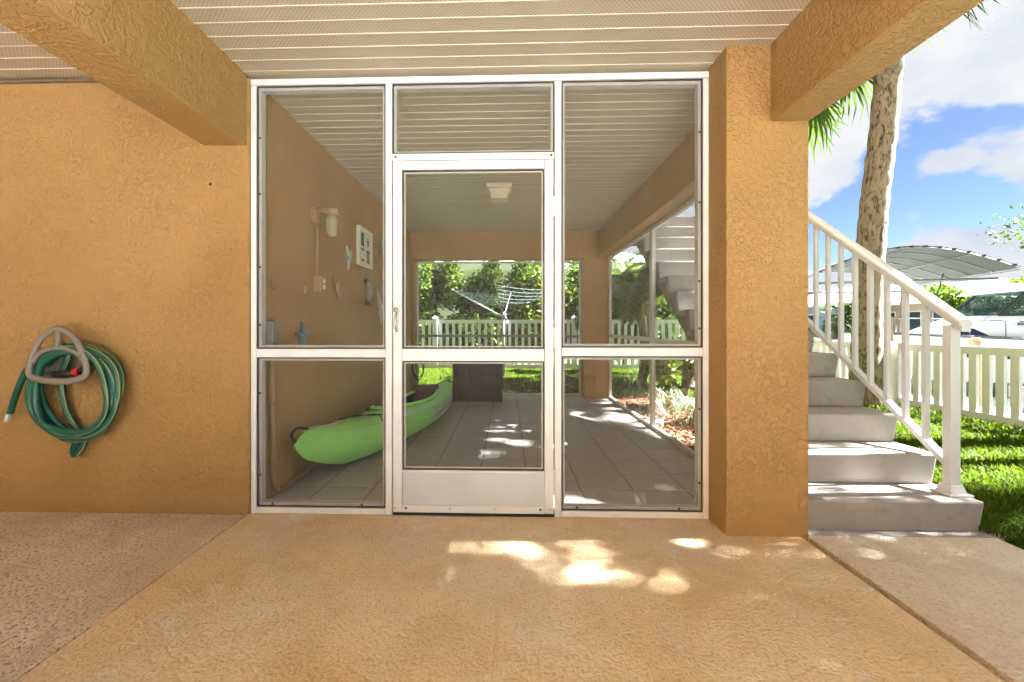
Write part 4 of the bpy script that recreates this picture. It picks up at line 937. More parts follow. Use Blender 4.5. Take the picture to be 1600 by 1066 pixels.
for i, (x_, h_, mt) in enumerate(((-3.3, 3.0, 'hedge'), (-2.2, 2.85, 'hedge2'), (-1.0, 2.55, 'hedge'), (0.15, 2.95, 'hedge2'), (1.1, 2.45, 'hedge2'), (2.15, 2.7, 'hedge2'), (3.3, 2.6, 'hedge'), (4.5, 2.4, 'hedge'))):
    shrub('hedge_shrub', hedge_lab[i], (x_, 12.9 + 0.15 * (i % 2)), 1.75, 1.5, h_ + 0.4, 11000, 0.125, mt, 'hedge shrubs behind the back fence')

# neighbour house behind the hedge
nh = thing('neighbour_house', 'pale neighbouring house with white eaves behind the hedge', 'house', (-1, 24, GZ))
MB().box(-9, 7, 20.6, 30, GZ, 3.7).build('wall', 'palewall', nh)
MB().box(-9.6, 7.6, 20.0, 30.6, 3.702, 3.95).build('fascia', 'roofw', nh, bevel=0.02)
rfm = MB(); rfm.add([(-9.7, 19.9, 3.955), (7.7, 19.9, 3.955), (7.7, 30.7, 3.955), (-9.7, 30.7, 3.955), (-6, 25, 5.6), (4, 25, 5.6)], [(0, 1, 5, 4), (1, 2, 5), (2, 3, 4, 5), (3, 0, 4)]); rfm.build('roof', 'roofw', nh)
for x_ in (-5.5, -1.5, 2.5):
    w_ = MB().box(x_ - 0.8, x_ + 0.8, 20.55, 20.598, 1.3, 2.7).build('window', 'roofw', nh); MB().box(x_ - 0.7, x_ + 0.7, 20.53, 20.549, 1.4, 2.6).build('pane', 'pane', w_)

# ------------------------------------------------------------------ palms
def fan_leaf(r, n=34, spread=150, fold=0.16, droop=0.35, w=0.05):
    """costapalmate fan in the XY plane, pointing +X, cupped to +Z, tips drooping"""
    V = []; F = []
    for i in range(n):
        a = R(-spread + 2 * spread * i / (n - 1)) + rng.normal() * 0.02; L = r * (1 - 0.22 * abs(i / (n - 1) - 0.5) * 2) * rng.uniform(0.9, 1.05)
        dx, dy = math.cos(a), math.sin(a); px, py = -dy, dx; b = len(V)
        rows_ = ((0.06, 0.15, 0), (0.45, 1.0, 0.02), (0.75, 0.55, -droop * 0.18), (1.0, 0.03, -droop * rng.uniform(0.3, 0.8)))
        for (f, ww, zz) in rows_:
            wd_ = w * r * ww * 0.8; zc = fold * r * f * (1 - f) + zz * r
            V += [(L * f * dx + px * wd_, L * f * dy + py * wd_, zc + 0.3 * wd_), (L * f * dx, L * f * dy, zc - 0.3 * wd_), (L * f * dx - px * wd_, L * f * dy - py * wd_, zc + 0.3 * wd_)]
        for k_ in range(3):
            for q in (0, 1): F.append((b + k_ * 3 + q, b + k_ * 3 + q + 1, b + k_ * 3 + q + 4, b + k_ * 3 + q + 3))
    return npmesh('fan_blade', V, F, ['fan'])
FANS = [fan_leaf(1.0), fan_leaf(1.0, 38, 160, 0.1, 0.7), fan_leaf(1.0, 32, 135, 0.2, 0.2)]
def palm_trunk(path, radii, n=22, seg=70, amp=0.02, seed=1):
    pts = spl(path, max(2, seg // (len(path) - 1)), False); k_ = len(pts); rs_ = np.interp(np.linspace(0, 1, k_), np.linspace(0, 1, len(radii)), radii)
    rg = random.Random(seed); V = []; F = []
    for i, p in enumerate(pts):
        for j in range(n):
            a = 2 * math.pi * j / n; rr3 = rs_[i] * (1 + amp / 0.2 * (rg.random() - 0.5) * 0.5) + 0.006 * math.sin(i * 2.1)
            V.append((p.x + rr3 * math.cos(a), p.y + rr3 * math.sin(a), p.z))
    for i in range(k_ - 1):
        for j in range(n): F.append((i * n + j, i * n + (j + 1) % n, (i + 1) * n + (j + 1) % n, (i + 1) * n + j))
    return npmesh('trunk', V, F, ['palm_bark'], None, True)
def fan_palm(name, label, path, radii, fronds, extra=(), fr_r=1.0, seed=1, cat='palm tree', boots=True):
    base = Vector(path[0]); top = Vector(path[-1]); rg = random.Random(seed)
    t = thing(name, label, cat, tuple(base))
    link('trunk', palm_trunk(path, radii, seed=seed), t)
    lst = []
    for i in range(fronds):
        a = i * 2.39996; el = R(78 - 135 * (i / max(1, fronds - 1)) + rg.uniform(-8, 8)); Lp = rg.uniform(1.2, 1.7)
        dv = Vector((math.cos(a) * math.cos(el), math.sin(a) * math.cos(el), math.sin(el)))
        lst.append((top + dv * Lp - Vector((0, 0, 0.12 * Lp)), dv, fr_r * rg.uniform(0.85, 1.15)))
    for hub, dv, r in list(lst) + list(extra):
        hub = Vector(hub); dv = Vector(dv).normalized()
        x_ax = (dv + Vector((0, 0, -0.45))).normalized(); y_ax = Vector((0, 0, 1)).cross(x_ax)
        if y_ax.length < 0.05: y_ax = Vector((0, 1, 0))
        y_ax.normalize(); z_ax = x_ax.cross(y_ax)
        m = MB().tube(spl([top + Vector((0, 0, -0.1)), (top + hub) / 2 + Vector((0, 0, 0.18)), hub], 4, False), [0.028, 0.026, 0.024, 0.022, 0.02, 0.018, 0.016, 0.015, 0.014], 5)
        f = m.build('frond', 'stem', t, smooth=True)
        bl = bpy.data.objects.new('blade', FANS[rg.randrange(3)]); COL.objects.link(bl); bl.parent = f
        mt = Matrix((x_ax, y_ax, z_ax)).transposed().to_4x4() @ Matrix.Diagonal((r, r, r, 1)); bl.matrix_local = Matrix.Translation(hub) @ mt
    return t
fan_palm('fan_palm', 'thick trunked fan palm rising behind the stair railing', [(5.19, 6.62, GZ - 0.05), (5.16, 6.6, 0.9), (5.20, 6.55, 2.6), (5.37, 6.5, 4.6), (5.62, 6.5, 8.8)], [0.25, 0.185, 0.17, 0.165, 0.155, 0.16], 26, seed=4)
fan_palm('fan_palm', 'fan palm hidden behind the pillar with fronds showing under the beam', [(4.5, 8.0, GZ), (4.5, 8.0, 2.5), (4.45, 8.0, 6.1)], [0.22, 0.19, 0.18], 9, extra=[((4.42, 6.9, 4.62), (0.05, -0.2, -0.9), 1.0), ((5.0, 7.0, 5.02), (0.7, -0.1, -0.55), 0.95), ((4.6, 7.1, 4.95), (0.4, -0.2, -0.7), 1.0)], seed=17)
fan_palm('fan_palm', 'fan palm beyond the frame whose frond tips hang in at the top right', [(7.2, 4.45, GZ), (7.2, 4.45, 3), (7.2, 4.45, 7.2)], [0.22, 0.19, 0.18], 11, extra=[((5.15, 4.95, 5.15), (-0.3, 0.3, -0.5), 0.78), ((5.3, 4.9, 5.25), (0.1, 0.1, -0.9), 0.7)], seed=9)
fan_palm('fan_palm', 'leaning palm trunk rising above the hedge beside the neighbouring house', [(0.75, 14.6, GZ), (0.85, 14.5, 2.2), (1.05, 14.4, 3.6), (1.35, 14.3, 5.6)], [0.2, 0.16, 0.14, 0.14], 20, extra=[((1.9, 13.6, 3.1), (0.5, -0.4, -0.6), 0.9), ((2.1, 13.9, 3.4), (0.6, -0.1, -0.5), 0.9)], seed=21)

fan_palm('fan_palm', 'short fan palm outside the right edge beside the stairs', [(6.3, 1.95, GZ), (6.3, 1.95, 1.5), (6.3, 1.95, 4.5)], [0.2, 0.18, 0.17], 8, fr_r=0.75, seed=23)
def feather(L, arch, n=46, leaf=0.42, w=0.022):
    V = []; F = []; pts = []
    for i in range(n):
        f = i / (n - 1); el = R(70) - arch * f ** 1.3
        if not pts: pts.append(Vector((0, 0, 0)))
        else: pts.append(pts[-1] + Vector((math.cos(el), 0, math.sin(el))) * (L / n))
    for i, p in enumerate(pts):
        f = i / (n - 1)
        if f < 0.12: continue
        t = (pts[min(n - 1, i + 1)] - pts[max(0, i - 1)]).normalized(); nn = Vector((-t.z, 0, t.x))
        ll = leaf * math.sin(math.pi * (0.15 + 0.8 * f)) ** 0.7
        for s in (-1, 1):
            d = (t * 0.75 + Vector((0, s, 0)) * 0.9 + nn * 0.25).normalized(); b = len(V)
            side = d.cross(nn).normalized() * w
            q = p + d * ll * 0.5; e = p + d * ll + Vector((0, 0, -0.28 * ll)); q2 = q + Vector((0, 0, -0.03 * ll))
            V += [tuple(p - side * 0.4), tuple(p + side * 0.4), tuple(q2 + side), tuple(e), tuple(q2 - side)]
            F += [(b, b + 1, b + 2, b + 4), (b + 4, b + 2, b + 3, b + 3)]
    me = bpy.data.meshes.new('leaflets'); me.from_pydata(V, [], [f if f[2] != f[3] else f[:3] for f in F]); me.materials.append(M['areca'])
    return me, pts
def feather_palm(name, label, base, H, nf, L, seed, trunk_r=0.07):
    rg = random.Random(seed); t = thing(name, label, 'palm tree', base); B = Vector(base)
    link('trunk', palm_trunk([B, B + Vector((0.06, 0, H * 0.5)), B + Vector((0.0, 0.03, H))], [trunk_r * 1.4, trunk_r, trunk_r], 12, 30, 0.01), t)
    MB().tube([B + Vector((0, 0.03, H - 0.15)), B + Vector((0, 0.03, H + 0.35))], [trunk_r * 1.1, trunk_r * 0.6], 10).build('crownshaft', 'dry', t, smooth=True)
    for i in range(nf):
        me, pts = feather(L * rg.uniform(0.8, 1.1), rg.uniform(1.4, 2.5))
        a = i * 2.39996 + rg.uniform(-0.3, 0.3)
        m = MB().tube([tuple(p) for p in pts], np.linspace(0.02, 0.004, len(pts)), 5)
        f = m.build('frond', 'stem', t, smooth=True); f.location = Vector((0, 0.03, H + 0.1)); f.rotation_euler = (0, R(rg.uniform(-10, 28)), a)
        lf = bpy.data.objects.new('leaflets', me); COL.objects.link(lf); lf.parent = f
feather_palm('feather_palm', 'drooping feather palm seen through the left half of the side screen', (2.45, 8.3, GZ), 1.35, 22, 1.9, 5)
feather_palm('feather_palm', 'feather palm with bent trunk behind the under side of the stairs', (3.3, 8.3, GZ), 1.75, 18, 1.9, 6, 0.09)
feather_palm('feather_palm', 'feather palm farthest back beyond the side screen near the fence corner', (3.3, 10.6, GZ), 1.9, 12, 2.0, 8, 0.09)

# ------------------------------------------------------------------ bed planting
shrub('golden_shrub', 'yellow green leafy shrub in the mulch bed behind the side screen post', (2.28, 6.0), 0.75, 0.8, 0.85, 1100, 0.10, 'gold')
shrub('golden_shrub', 'low golden shrub at the lawn edge of the mulch bed', (2.62, 5.55), 0.5, 0.5, 0.55, 500, 0.09, 'gold')
def strap(name, label, c, n, L, w, seed):
    rg = np.random.default_rng(seed); V = []; F = []
    for i in range(n):
        a = rg.uniform(0, 6.283); out = L * rg.uniform(0.5, 1.0); hgt = L * rg.uniform(0.45, 0.85); b = len(V); px, py = -math.sin(a) * w, math.cos(a) * w
        for f in np.linspace(0, 1, 6):
            x_ = c[0] + math.cos(a) * out * f; y_ = c[1] + math.sin(a) * out * f; z_ = GZ + hgt * 4 * f * (1 - f) * 0.62 + hgt * 0.25 * (1 - f) * f + 0.01; ww = (1 - f) ** 0.6 + 0.03
            V += [(x_ + px * ww, y_ + py * ww, z_), (x_ - px * ww, y_ - py * ww, z_)]
        for k_ in range(5): F.append((b + 2 * k_, b + 2 * k_ + 1, b + 2 * k_ + 3, b + 2 * k_ + 2))
    t = thing(name, label, 'plant', (c[0], c[1], GZ)); link('leaves', npmesh('leaves', V, F, ['strap']), t); return t
strap('strap_plant', 'arching striped strap leaf plant behind the white garden statue', (2.18, 5.15), 150, 0.55, 0.008, 3)
strap('strap_plant', 'dry looking strap leaf plant nearest the pillar in the mulch bed', (2.30, 4.72), 120, 0.45, 0.008, 4)
strap('strap_plant', 'wispy strap leaf plant beyond the side screen post', (2.0, 5.85), 120, 0.6, 0.007, 5)
n = 6500; cx = rng.uniform(1.62, 2.75, n); cy = rng.uniform(3.3, 7.3, n); P = np.stack([cx, cy, np.full(n, GZ + 0.012) + rng.uniform(0, 0.02, n)], 1)
tag(link('mulch_chips', leaf_cloud('mulch_chips', P, 0.045, ['chips'], 0.9, 0.45)), 'reddish brown mulch chips in the garden bed', 'mulch', kind='stuff')
# statue
sx, sy = 1.70, 5.18
sta = thing('garden_statue', 'white bird garden statue standing in the mulch against the side screen', 'statue', (sx, sy, GZ))
m = MB(); m.lathe([(0.085, GZ), (0.085, 0.02), (0.06, 0.04), (0.035, 0.06)], (sx, sy, 0), 16); m.build('base', 'brightwhite', sta)
bp_ = spl([(sx + 0.10, sy - 0.03, 0.05), (sx + 0.075, sy - 0.02, 0.10), (sx + 0.03, sy, 0.15), (sx + 0.0, sy, 0.20), (sx - 0.03, sy, 0.25), (sx - 0.02, sy, 0.30), (sx + 0.01, sy - 0.01, 0.345), (sx + 0.035, sy - 0.01, 0.355)], 5, False)
kk_ = len(bp_); m = MB().tube(bp_, np.interp(np.linspace(0, 1, kk_), [0, 0.15, 0.35, 0.5, 0.65, 0.8, 0.92, 1], [0.012, 0.03, 0.058, 0.055, 0.03, 0.022, 0.033, 0.02]), 12); m.build('body', 'brightwhite', sta, smooth=True)
MB().tube([(sx + 0.03, sy - 0.01, 0.355), (sx + 0.075, sy - 0.02, 0.335), (sx + 0.115, sy - 0.03, 0.30)], [0.022, 0.014, 0.003], 8).build('beak', 'brightwhite', sta, smooth=True)
MB().tube([(sx + 0.02, sy, 0.02), (sx + 0.02, sy, 0.14)], 0.012, 8).build('leg', 'brightwhite', sta, smooth=True)

# ------------------------------------------------------------------ grass
def grass_region(n, fx, h, w):
    P = fx(n); n = len(P); a = rng.uniform(0, 6.283, n); lean = rng.uniform(0.15, 0.95, n); hh = h * rng.uniform(0.5, 1.15, n)
    d = np.stack([np.cos(a), np.sin(a), np.zeros(n)], 1); s = np.stack([-np.sin(a), np.cos(a), np.zeros(n)], 1) * (w * rng.uniform(0.7, 1.2, n) / 2)[:, None]
    z = np.array([0, 0, 1.0])
    b = P; m = P + d * (lean * hh * 0.35)[:, None] + z * (hh * 0.62)[:, None]; t = P + d * (lean * hh)[:, None] + z * (hh * (1.05 - 0.35 * lean))[:, None]
    V = np.stack([b - s, b + s, m + s * 0.85, m - s * 0.85, t + s * 0.12, t - s * 0.12], 1).reshape(-1, 3); i = (np.arange(n) * 6)[:, None]
    F = np.concatenate([i + np.array([[0, 1, 2, 3]]), i + np.array([[3, 2, 4, 5]])], 0); return V, F
def rect(x0, x1, y0, y1, bias=None):
    def f(n):
        y_ = rng.uniform(0, 1, n)
        if bias: y_ = y_ ** bias
        p = np.stack([rng.uniform(x0, x1, n), y0 + (y1 - y0) * y_, np.full(n, GZ)], 1); return p
    return f
regs = [(52000, rect(2.53, 5.45, 1.35, 6.0), 0.085, 0.009), (17000, rect(2.75, 5.45, 6.0, 11.7), 0.085, 0.013), (9000, rect(5.55, 6.05, 2.5, 10), 0.08, 0.012), (46000, rect(-2.3, 2.75, 7.25, 11.75), 0.085, 0.013), (5000, rect(-2.3, 3.2, 11.75, 12.4), 0.11, 0.015)]
VV = []; FF = []; off = 0
for r_ in regs:
    v_, f_ = grass_region(*r_); VV.append(v_); FF.append(f_ + off); off += len(v_)
tag(link('grass', npmesh('grass', np.concatenate(VV), np.concatenate(FF), ['grass'])), 'bright green lawn grass around the house', 'grass', kind='stuff')

# ================================================================== WATERFRONT
# boat lift canopy: barrel vault
A = Vector((12.5, 11.3)); ax = Vector((0.30, 0.954)); ac = Vector((-0.954, 0.30))
cn = local_thing('boat_canopy', 'grey arched boat lift canopy over the canal', 'canopy', (A.x, A.y, -0.9), (0, 0, math.atan2(ac.y, ac.x)))
CW, CLN, ez, rise = 4.3, 5.4, 3.45, 0.78        # local x = across, local -y = away from camera (ac rotated)
def arch(u): return ez + rise * math.sin(math.pi * (0.06 + 0.88 * u)) - rise * math.sin(math.pi * 0.06)
sgn = -1.0
m = MB(); NU, NV = 24, 12
for th in (0, 1):
    for i in range(NU):
        for j in range(NV):
            q = [(CW * (i + a) / NU, sgn * CLN * (j + b) / NV, arch((i + a) / NU) + (0.02 if th else 0) + 0.03 * math.sin(math.pi * ((j + b) / NV * 6 % 1)) * -0.5) for a, b in ((0, 0), (1, 0), (1, 1), (0, 1))]
            m.add(q, [(0, 1, 2, 3)])
m.build('fabric', 'canvas', cn, smooth=True)
for j in range(7):
    y_ = sgn * CLN * j / 6
    MB().tube([(CW * i / 20, y_, arch(i / 20) - 0.02) for i in range(21)], 0.013, 6).build('rib', 'galv', cn, smooth=True)
for u in (0.0, 0.22, 0.5, 0.78, 1.0):
    MB().tube([(CW * u, 0, arch(u) - 0.045), (CW * u, sgn * CLN, arch(u) - 0.045)], 0.013, 6).build('purlin', 'galv', cn, smooth=True)
for i in range(15):
    u = (i + 0.5) / 15; MB().box(CW * u - 0.045, CW * u + 0.025, -0.04, 0.04, arch(u) - 0.03, arch(u) + 0.022).build('clip', 'black', cn)
for y_ in (sgn * 0.5, sgn * 4.7):
    MB().tube([(0.15, y_, arch(0.04) - 0.3), (CW - 0.15, y_, arch(0.96) - 0.3)], 0.035, 8).build('cross_beam', 'galv', cn, smooth=True)
    for u in ((0.08, 0.92) if y_ < -3 else ()):
        MB().tube([(CW * u, y_, -0.6), (CW * u, y_, arch(u) - 0.05)], 0.04, 8).build('post', 'galv', cn, smooth=True)
MB().tube([(1.0, sgn * 1.0, arch(0.23) - 0.42), (1.65, sgn * 1.2, 0.3)], 0.018, 8).build('brace', 'galv', cn, smooth=True)

# cruiser: local x from bow (0) to stern (+), y beam, z up from waterline
cz = local_thing('motor_cruiser', 'white cabin cruiser with tinted windows moored beyond the cream fence', 'boat', (11.3, 15.6, -0.8), (0, 0, R(-12)))
BL, BW = 9.5, 1.45
def hullsec(f):
    w = BW * (1 - (1 - min(1, f * 2.2)) ** 2.2) if f < 0.455 else BW
    sheer = 1.75 - 0.45 * f; return w, sheer
hm = MB(); secs = []
for i in range(25):
    f = i / 24; w, sh = hullsec(f); x_ = f * BL; rk = 0.9 * (1 - f) ** 2
    secs.append([(x_, -w, sh), (x_ + rk * 0.3, -w * 0.97, sh * 0.65), (x_ + rk * 0.6, -w * 0.86, 0.25), (x_ + rk, 0, -0.25), (x_ + rk * 0.6, w * 0.86, 0.25), (x_ + rk * 0.3, w * 0.97, sh * 0.65), (x_, w, sh)])
vs = [p for s_ in secs for p in s_]
hm.add(vs, [(i * 7 + j, i * 7 + j + 1, (i + 1) * 7 + j + 1, (i + 1) * 7 + j) for i in range(24) for j in range(6)] + [(i * 7 + 6, i * 7, (i + 1) * 7, (i + 1) * 7 + 6) for i in range(24)] + [tuple(range(168, 175))])
hm.build('hull', 'gel', cz)
MB().tube([s_[0] for s_ in secs], 0.05, 6).build('rub_rail', 'hullgrey', cz)
for i in range(6): MB().box(1.9 + i * 0.75, 2.35 + i * 0.75, -BW * 0.99 - 0.03, -BW * 0.92, 1.02 - 0.03 * i, 1.24 - 0.03 * i).build('porthole', 'navy', cz, bevel=0.03)
m = MB(); m.hexa([(2.0, -1.15, 1.5), (BL - 0.3, -1.2, 1.3), (BL - 0.3, 1.2, 1.3), (2.0, 1.15, 1.5)], [(3.6, -1.0, 2.25), (BL - 1.0, -1.05, 2.25), (BL - 1.0, 1.05, 2.25), (3.6, 1.0, 2.25)]); m.build('deckhouse', 'gel', cz, bevel=0.05)
m = MB(); m.add([(2.15, -1.22, 1.62), (3.35, -1.20, 1.62), (2.95, -1.15, 1.86), (2.6, -1.15, 1.86)], [(0, 1, 2, 3)]); m.build('cabin_window', 'navy', cz)
m = MB(); m.hexa([(3.65, -1.0, 2.252), (BL - 1.2, -1.0, 2.252), (BL - 1.2, 1.0, 2.252), (3.65, 1.0, 2.252)], [(4.35, -0.9, 2.95), (BL - 1.5, -0.9, 2.95), (BL - 1.5, 0.9, 2.95), (4.35, 0.9, 2.95)]); m.build('windscreen', 'tint', cz)
for (a, b) in (((3.65, -1.01, 2.25), (4.35, -0.91, 2.95)), ((5.1, -1.01, 2.25), (5.1, -0.91, 2.95)), ((6.2, -1.01, 2.25), (6.2, -0.91, 2.95)), ((4.35, -0.91, 2.93), (8.0, -0.91, 2.93)), ((7.4, -1.01, 2.25), (7.4, -0.91, 2.95)), ((3.65, 1.01, 2.25), (4.35, 0.91, 2.95)), ((3.65, -1.01, 2.27), (8.3, -1.01, 2.27))):
    MB().tube([a, b], 0.045, 6).build('window_frame', 'black', cz)
m = MB(); m.hexa([(3.9, -1.15, 2.952), (BL - 0.8, -1.15, 2.952), (BL - 0.8, 1.15, 2.952), (3.9, 1.15, 2.952)], [(4.9, -0.95, 3.3), (BL - 1.1, -0.95, 3.3), (BL - 1.1, 0.95, 3.3), (4.9, 0.95, 3.3)]); m.build('hardtop', 'gel', cz, bevel=0.05)
MB().box(5.3, 6.6, -0.7, 0.7, 3.302, 3.34).build('hatch', 'black', cz)
br = [(s_[0][0] + 0.05, s_[0][1] * 0.93, s_[0][2] + 0.5) for s_ in secs[1:13]]
pr = MB().tube(br, 0.018, 6)
for q in br[::2]: pr.tube([q, (q[0], q[1], q[2] - 0.5)], 0.014, 5)
pr.build('bow_rail', 'galv', cz, smooth=True)
MB().tube([(8.0, -0.4, 3.28), (8.1, -0.4, 4.5)], [0.02, 0.008], 6).build('antenna', 'gel', cz)
MB().lathe([(0.25, 3.31), (0.27, 3.40), (0.18, 3.50), (0.0, 3.53)], (7.3, 0, 0), 16).build('radar_dome', 'gel', cz, smooth=True)
MB().box(4.0, 8.4, -1.212, -1.15, 1.95, 2.02).build('cove_stripe', 'hullgrey', cz)

# floating dock, jet ski
dkk = struct(MB().box(6.9, 10.6, 5.2, 9.4, -0.72, -0.55).build('dock', 'wood')); 
for i in range(26): link('plank', MB().box(6.92, 10.58, 5.22 + i * 0.16, 5.365 + i * 0.16, -0.549, -0.52).mesh('plank', 'wood') if i == 0 else bpy.data.meshes['plank'], dkk, (0, i * 0.0 if i == 0 else i * 0.16, 0))
def jetski(label, loc, rz, acc):
    j = local_thing('jet_ski', label, 'jet ski', loc, (0, 0, rz))
    m = MB(); S = []
    for i in range(17):
        f = i / 16; w = 0.56 * (1 - (1 - min(1, f * 1.9)) ** 2); x_ = 3.0 * f; k_ = 0.28 * (1 - f) ** 2
        S.append([(x_, -w, 0.42 + k_), (x_, -w * 0.92, 0.22 + k_), (x_ + 0.1 * (1 - f), 0, 0.02 + k_ * 1.3), (x_, w * 0.92, 0.22 + k_), (x_, w, 0.42 + k_)])
    m.add([p for s_ in S for p in s_], [(i * 5 + q, i * 5 + q + 1, (i + 1) * 5 + q + 1, (i + 1) * 5 + q) for i in range(16) for q in range(4)] + [(i * 5 + 4, i * 5, (i + 1) * 5, (i + 1) * 5 + 4) for i in range(16)] + [tuple(range(80, 85))])
    m.build('hull', 'hullgrey', j)
    m = MB(); m.hexa([(0.15, -0.22, 0.62), (1.5, -0.42, 0.43), (1.5, 0.42, 0.43), (0.15, 0.22, 0.62)], [(0.55, -0.14, 0.86), (1.35, -0.22, 1.00), (1.35, 0.22, 1.00), (0.55, 0.14, 0.86)]); m.build('hood', 'gel', j, bevel=0.05)
    m = MB(); m.hexa([(0.50, -0.30, 0.66), (1.2, -0.39, 0.60), (1.2, -0.33, 0.60), (0.5, -0.24, 0.66)], [(0.70, -0.25, 0.80), (1.2, -0.31, 0.78), (1.2, -0.25, 0.78), (0.7, -0.19, 0.80)]); m.build('accent', acc, j)
    MB().hexa([(1.45, -0.24, 0.43), (2.75, -0.24, 0.43), (2.75, 0.24, 0.43), (1.45, 0.24, 0.43)], [(1.55, -0.17, 0.76), (2.70, -0.19, 0.86), (2.70, 0.19, 0.86), (1.55, 0.17, 0.76)]).build('seat', 'black', j, bevel=0.05)
    MB().tube([(1.25, -0.36, 1.06), (1.33, -0.1, 1.02), (1.33, 0.1, 1.02), (1.25, 0.36, 1.06)], 0.024, 8).build('handlebar', 'black', j, smooth=True)
    MB().tube([(0.15, -0.27, 0.60), (1.0, -0.51, 0.50), (3.0, -0.575, 0.40)], 0.035, 6).build('bumper', 'black', j)
    return j
js = jetski('dark jet ski with yellow accent and lettering on the dock behind the fence', (7.15, 6.6, -0.52), R(-25), 'yellow')
tcu = bpy.data.curves.new('lettering2', 'FONT'); tcu.body = 'SEADOO'; tcu.size = 0.16; tcu.extrude = 0.004; tcu.space_character = 1.35
to = bpy.data.objects.new('tmp2', tcu); COL.objects.link(to); dg = bpy.context.evaluated_depsgraph_get(); dg.update()
tme = bpy.data.meshes.new_from_object(to.evaluated_get(dg)); bpy.data.objects.remove(to); tme.materials.clear(); tme.materials.append(M['yellow'])
lt = link('lettering', tme, js, (1.15, -0.585, 0.26)); lt.rotation_euler = (R(80), 0, 0)
jetski('grey and white jet ski farther along the dock behind the fence', (8.2, 7.6, -0.55), R(-35), 'gel')
pl_lab = ['brown timber mooring pile just right of the railing post', 'white topped mooring pile in front of the cruiser cabin', 'slim mooring pile seen between the balusters']
for (x_, y_, h_, r_, mt), lb in zip(((7.3, 7.22, 0.93, 0.075, 'pile'), (12.6, 10.9, 1.72, 0.14, 'white'), (10.6, 12.8, 1.4, 0.1, 'pile')), pl_lab):
    o = MB().lathe([(r_, -2), (r_, h_ - 0.05), (r_ * 0.9, h_ - 0.02), (r_ * 0.5, h_)], (x_, y_, 0), 16).build('mooring_pile', mt, None, smooth=False); tag(o, lb, 'pile', 'mooring piles in the canal')

# far bank houses
def far_house(name, label, x0, x1, y0, y1, wh, rh, wall, roof, wins):
    h = thing(name, label, 'house', ((x0 + x1) / 2, y0, -0.15))
    MB().box(x0, x1, y0, y1, -0.15, wh).build('wall', wall, h)
    cx_, cy_ = (x0 + x1) / 2, (y0 + y1) / 2; e = 0.7
    MB().box(x0 - e, x1 + e, y0 - e, y1 + e, wh + 0.002, wh + 0.30).build('fascia', 'roofw', h)
    MB().add([(x0 - e, y0 - e, wh + 0.305), (x1 + e, y0 - e, wh + 0.305), (x1 + e, y1 + e, wh + 0.305), (x0 - e, y1 + e, wh + 0.305), (cx_, y0 + 2.5, wh + rh), (cx_, y1 - 2.5, wh + rh)], [(0, 1, 4), (1, 2, 5, 4), (2, 3, 5), (3, 0, 4, 5)]).build('roof', roof, h)
    for k_ in range(wins):
        u = y0 + (y1 - y0) * (k_ + 0.5) / wins
        w_ = MB().box(x0 - 0.05, x0 - 0.002, u - 0.8, u + 0.8, 0.5, 2.6).build('window', 'roofw', h); MB().box(x0 - 0.09, x0 - 0.051, u - 0.7, u + 0.7, 0.6, 2.5).build('pane', 'pane', w_)
        v_ = x0 + (x1 - x0) * (k_ + 0.5) / wins
        w_ = MB().box(v_ - 0.8, v_ + 0.8, y0 - 0.05, y0 - 0.002, 0.5, 2.6).build('window', 'roofw', h); MB().box(v_ - 0.7, v_ + 0.7, y0 - 0.09, y0 - 0.051, 0.6, 2.5).build('pane', 'pane', w_)
    return h
far_house('canal_house', 'blue grey house with white roof across the canal', 35, 47, 48, 60, 3.4, 2.6, 'bluewall', 'roofw', 4)
far_house('canal_house', 'pink house with white roof across the canal past the palm trunk', 37, 49, 38, 46, 3.2, 2.2, 'pinkwall', 'roofw', 3)
far_house('canal_house', 'pale house hidden behind the cruiser across the canal', 38, 50, 22, 32, 3.2, 2.2, 'palewall', 'roofw', 3)

def tree(name, label, base, h, rad, n, size, mat='tree', seed=1, clusters=16, gz=None):
    rg = np.random.default_rng(seed); B = np.array(base); t = thing(name, label, 'tree', base)
    path = [base, (base[0] + 0.02 * h, base[1], base[2] + 0.3 * h), (base[0] - 0.02 * h, base[1] + 0.02 * h, base[2] + 0.6 * h)]
    tk = MB().tube(path, [0.035 * h, 0.025 * h, 0.016 * h], 8); P = []
    for i in range(clusters):
        d = rg.normal(size=3); d /= np.linalg.norm(d); c = B + np.array([0, 0, 0.66 * h]) + d * np.array([rad * 0.75, rad * 0.75, h * 0.26]) * rg.uniform(0.5, 1.0)
        tk.tube([path[2], tuple((np.array(path[2]) + c) / 2 + np.array([0, 0, 0.04 * h])), tuple(c)], [0.012 * h, 0.008 * h, 0.003 * h], 5)
        P.append(ball_points(n // clusters, c, np.array([rad * 0.36, rad * 0.36, h * 0.11]) * rg.uniform(0.7, 1.2), 0.2))
    tk.build('trunk', 'bark', t, smooth=True); link('crown', leaf_cloud('crown', np.concatenate(P), size, [mat], 0.2, 0.6), t); return t
tree('broadleaf_tree', 'light green broadleaf tree behind the cruiser across the canal', (34.5, 29, -0.2), 6.2, 4.2, 5200, 0.30, 'hedge2', 2)
tree('broadleaf_tree', 'darker tree behind the cruiser at the right edge', (36, 25.0, -0.2), 7.2, 3.8, 5200, 0.30, 'tree', 3)
tree('broadleaf_tree', 'round tree under the right end of the boat canopy', (34.5, 34, -0.2), 5.6, 3.2, 4200, 0.28, 'hedge2', 5)
tree('broadleaf_tree', 'small tree between the canal houses', (34.5, 45.5, -0.2), 4.0, 2.2, 2600, 0.26, 'tree', 6)
tree('broadleaf_tree', 'bright bush tree at the left of the blue grey house', (34.0, 56, -0.2), 4.6, 2.6, 2600, 0.28, 'hedge2', 7)
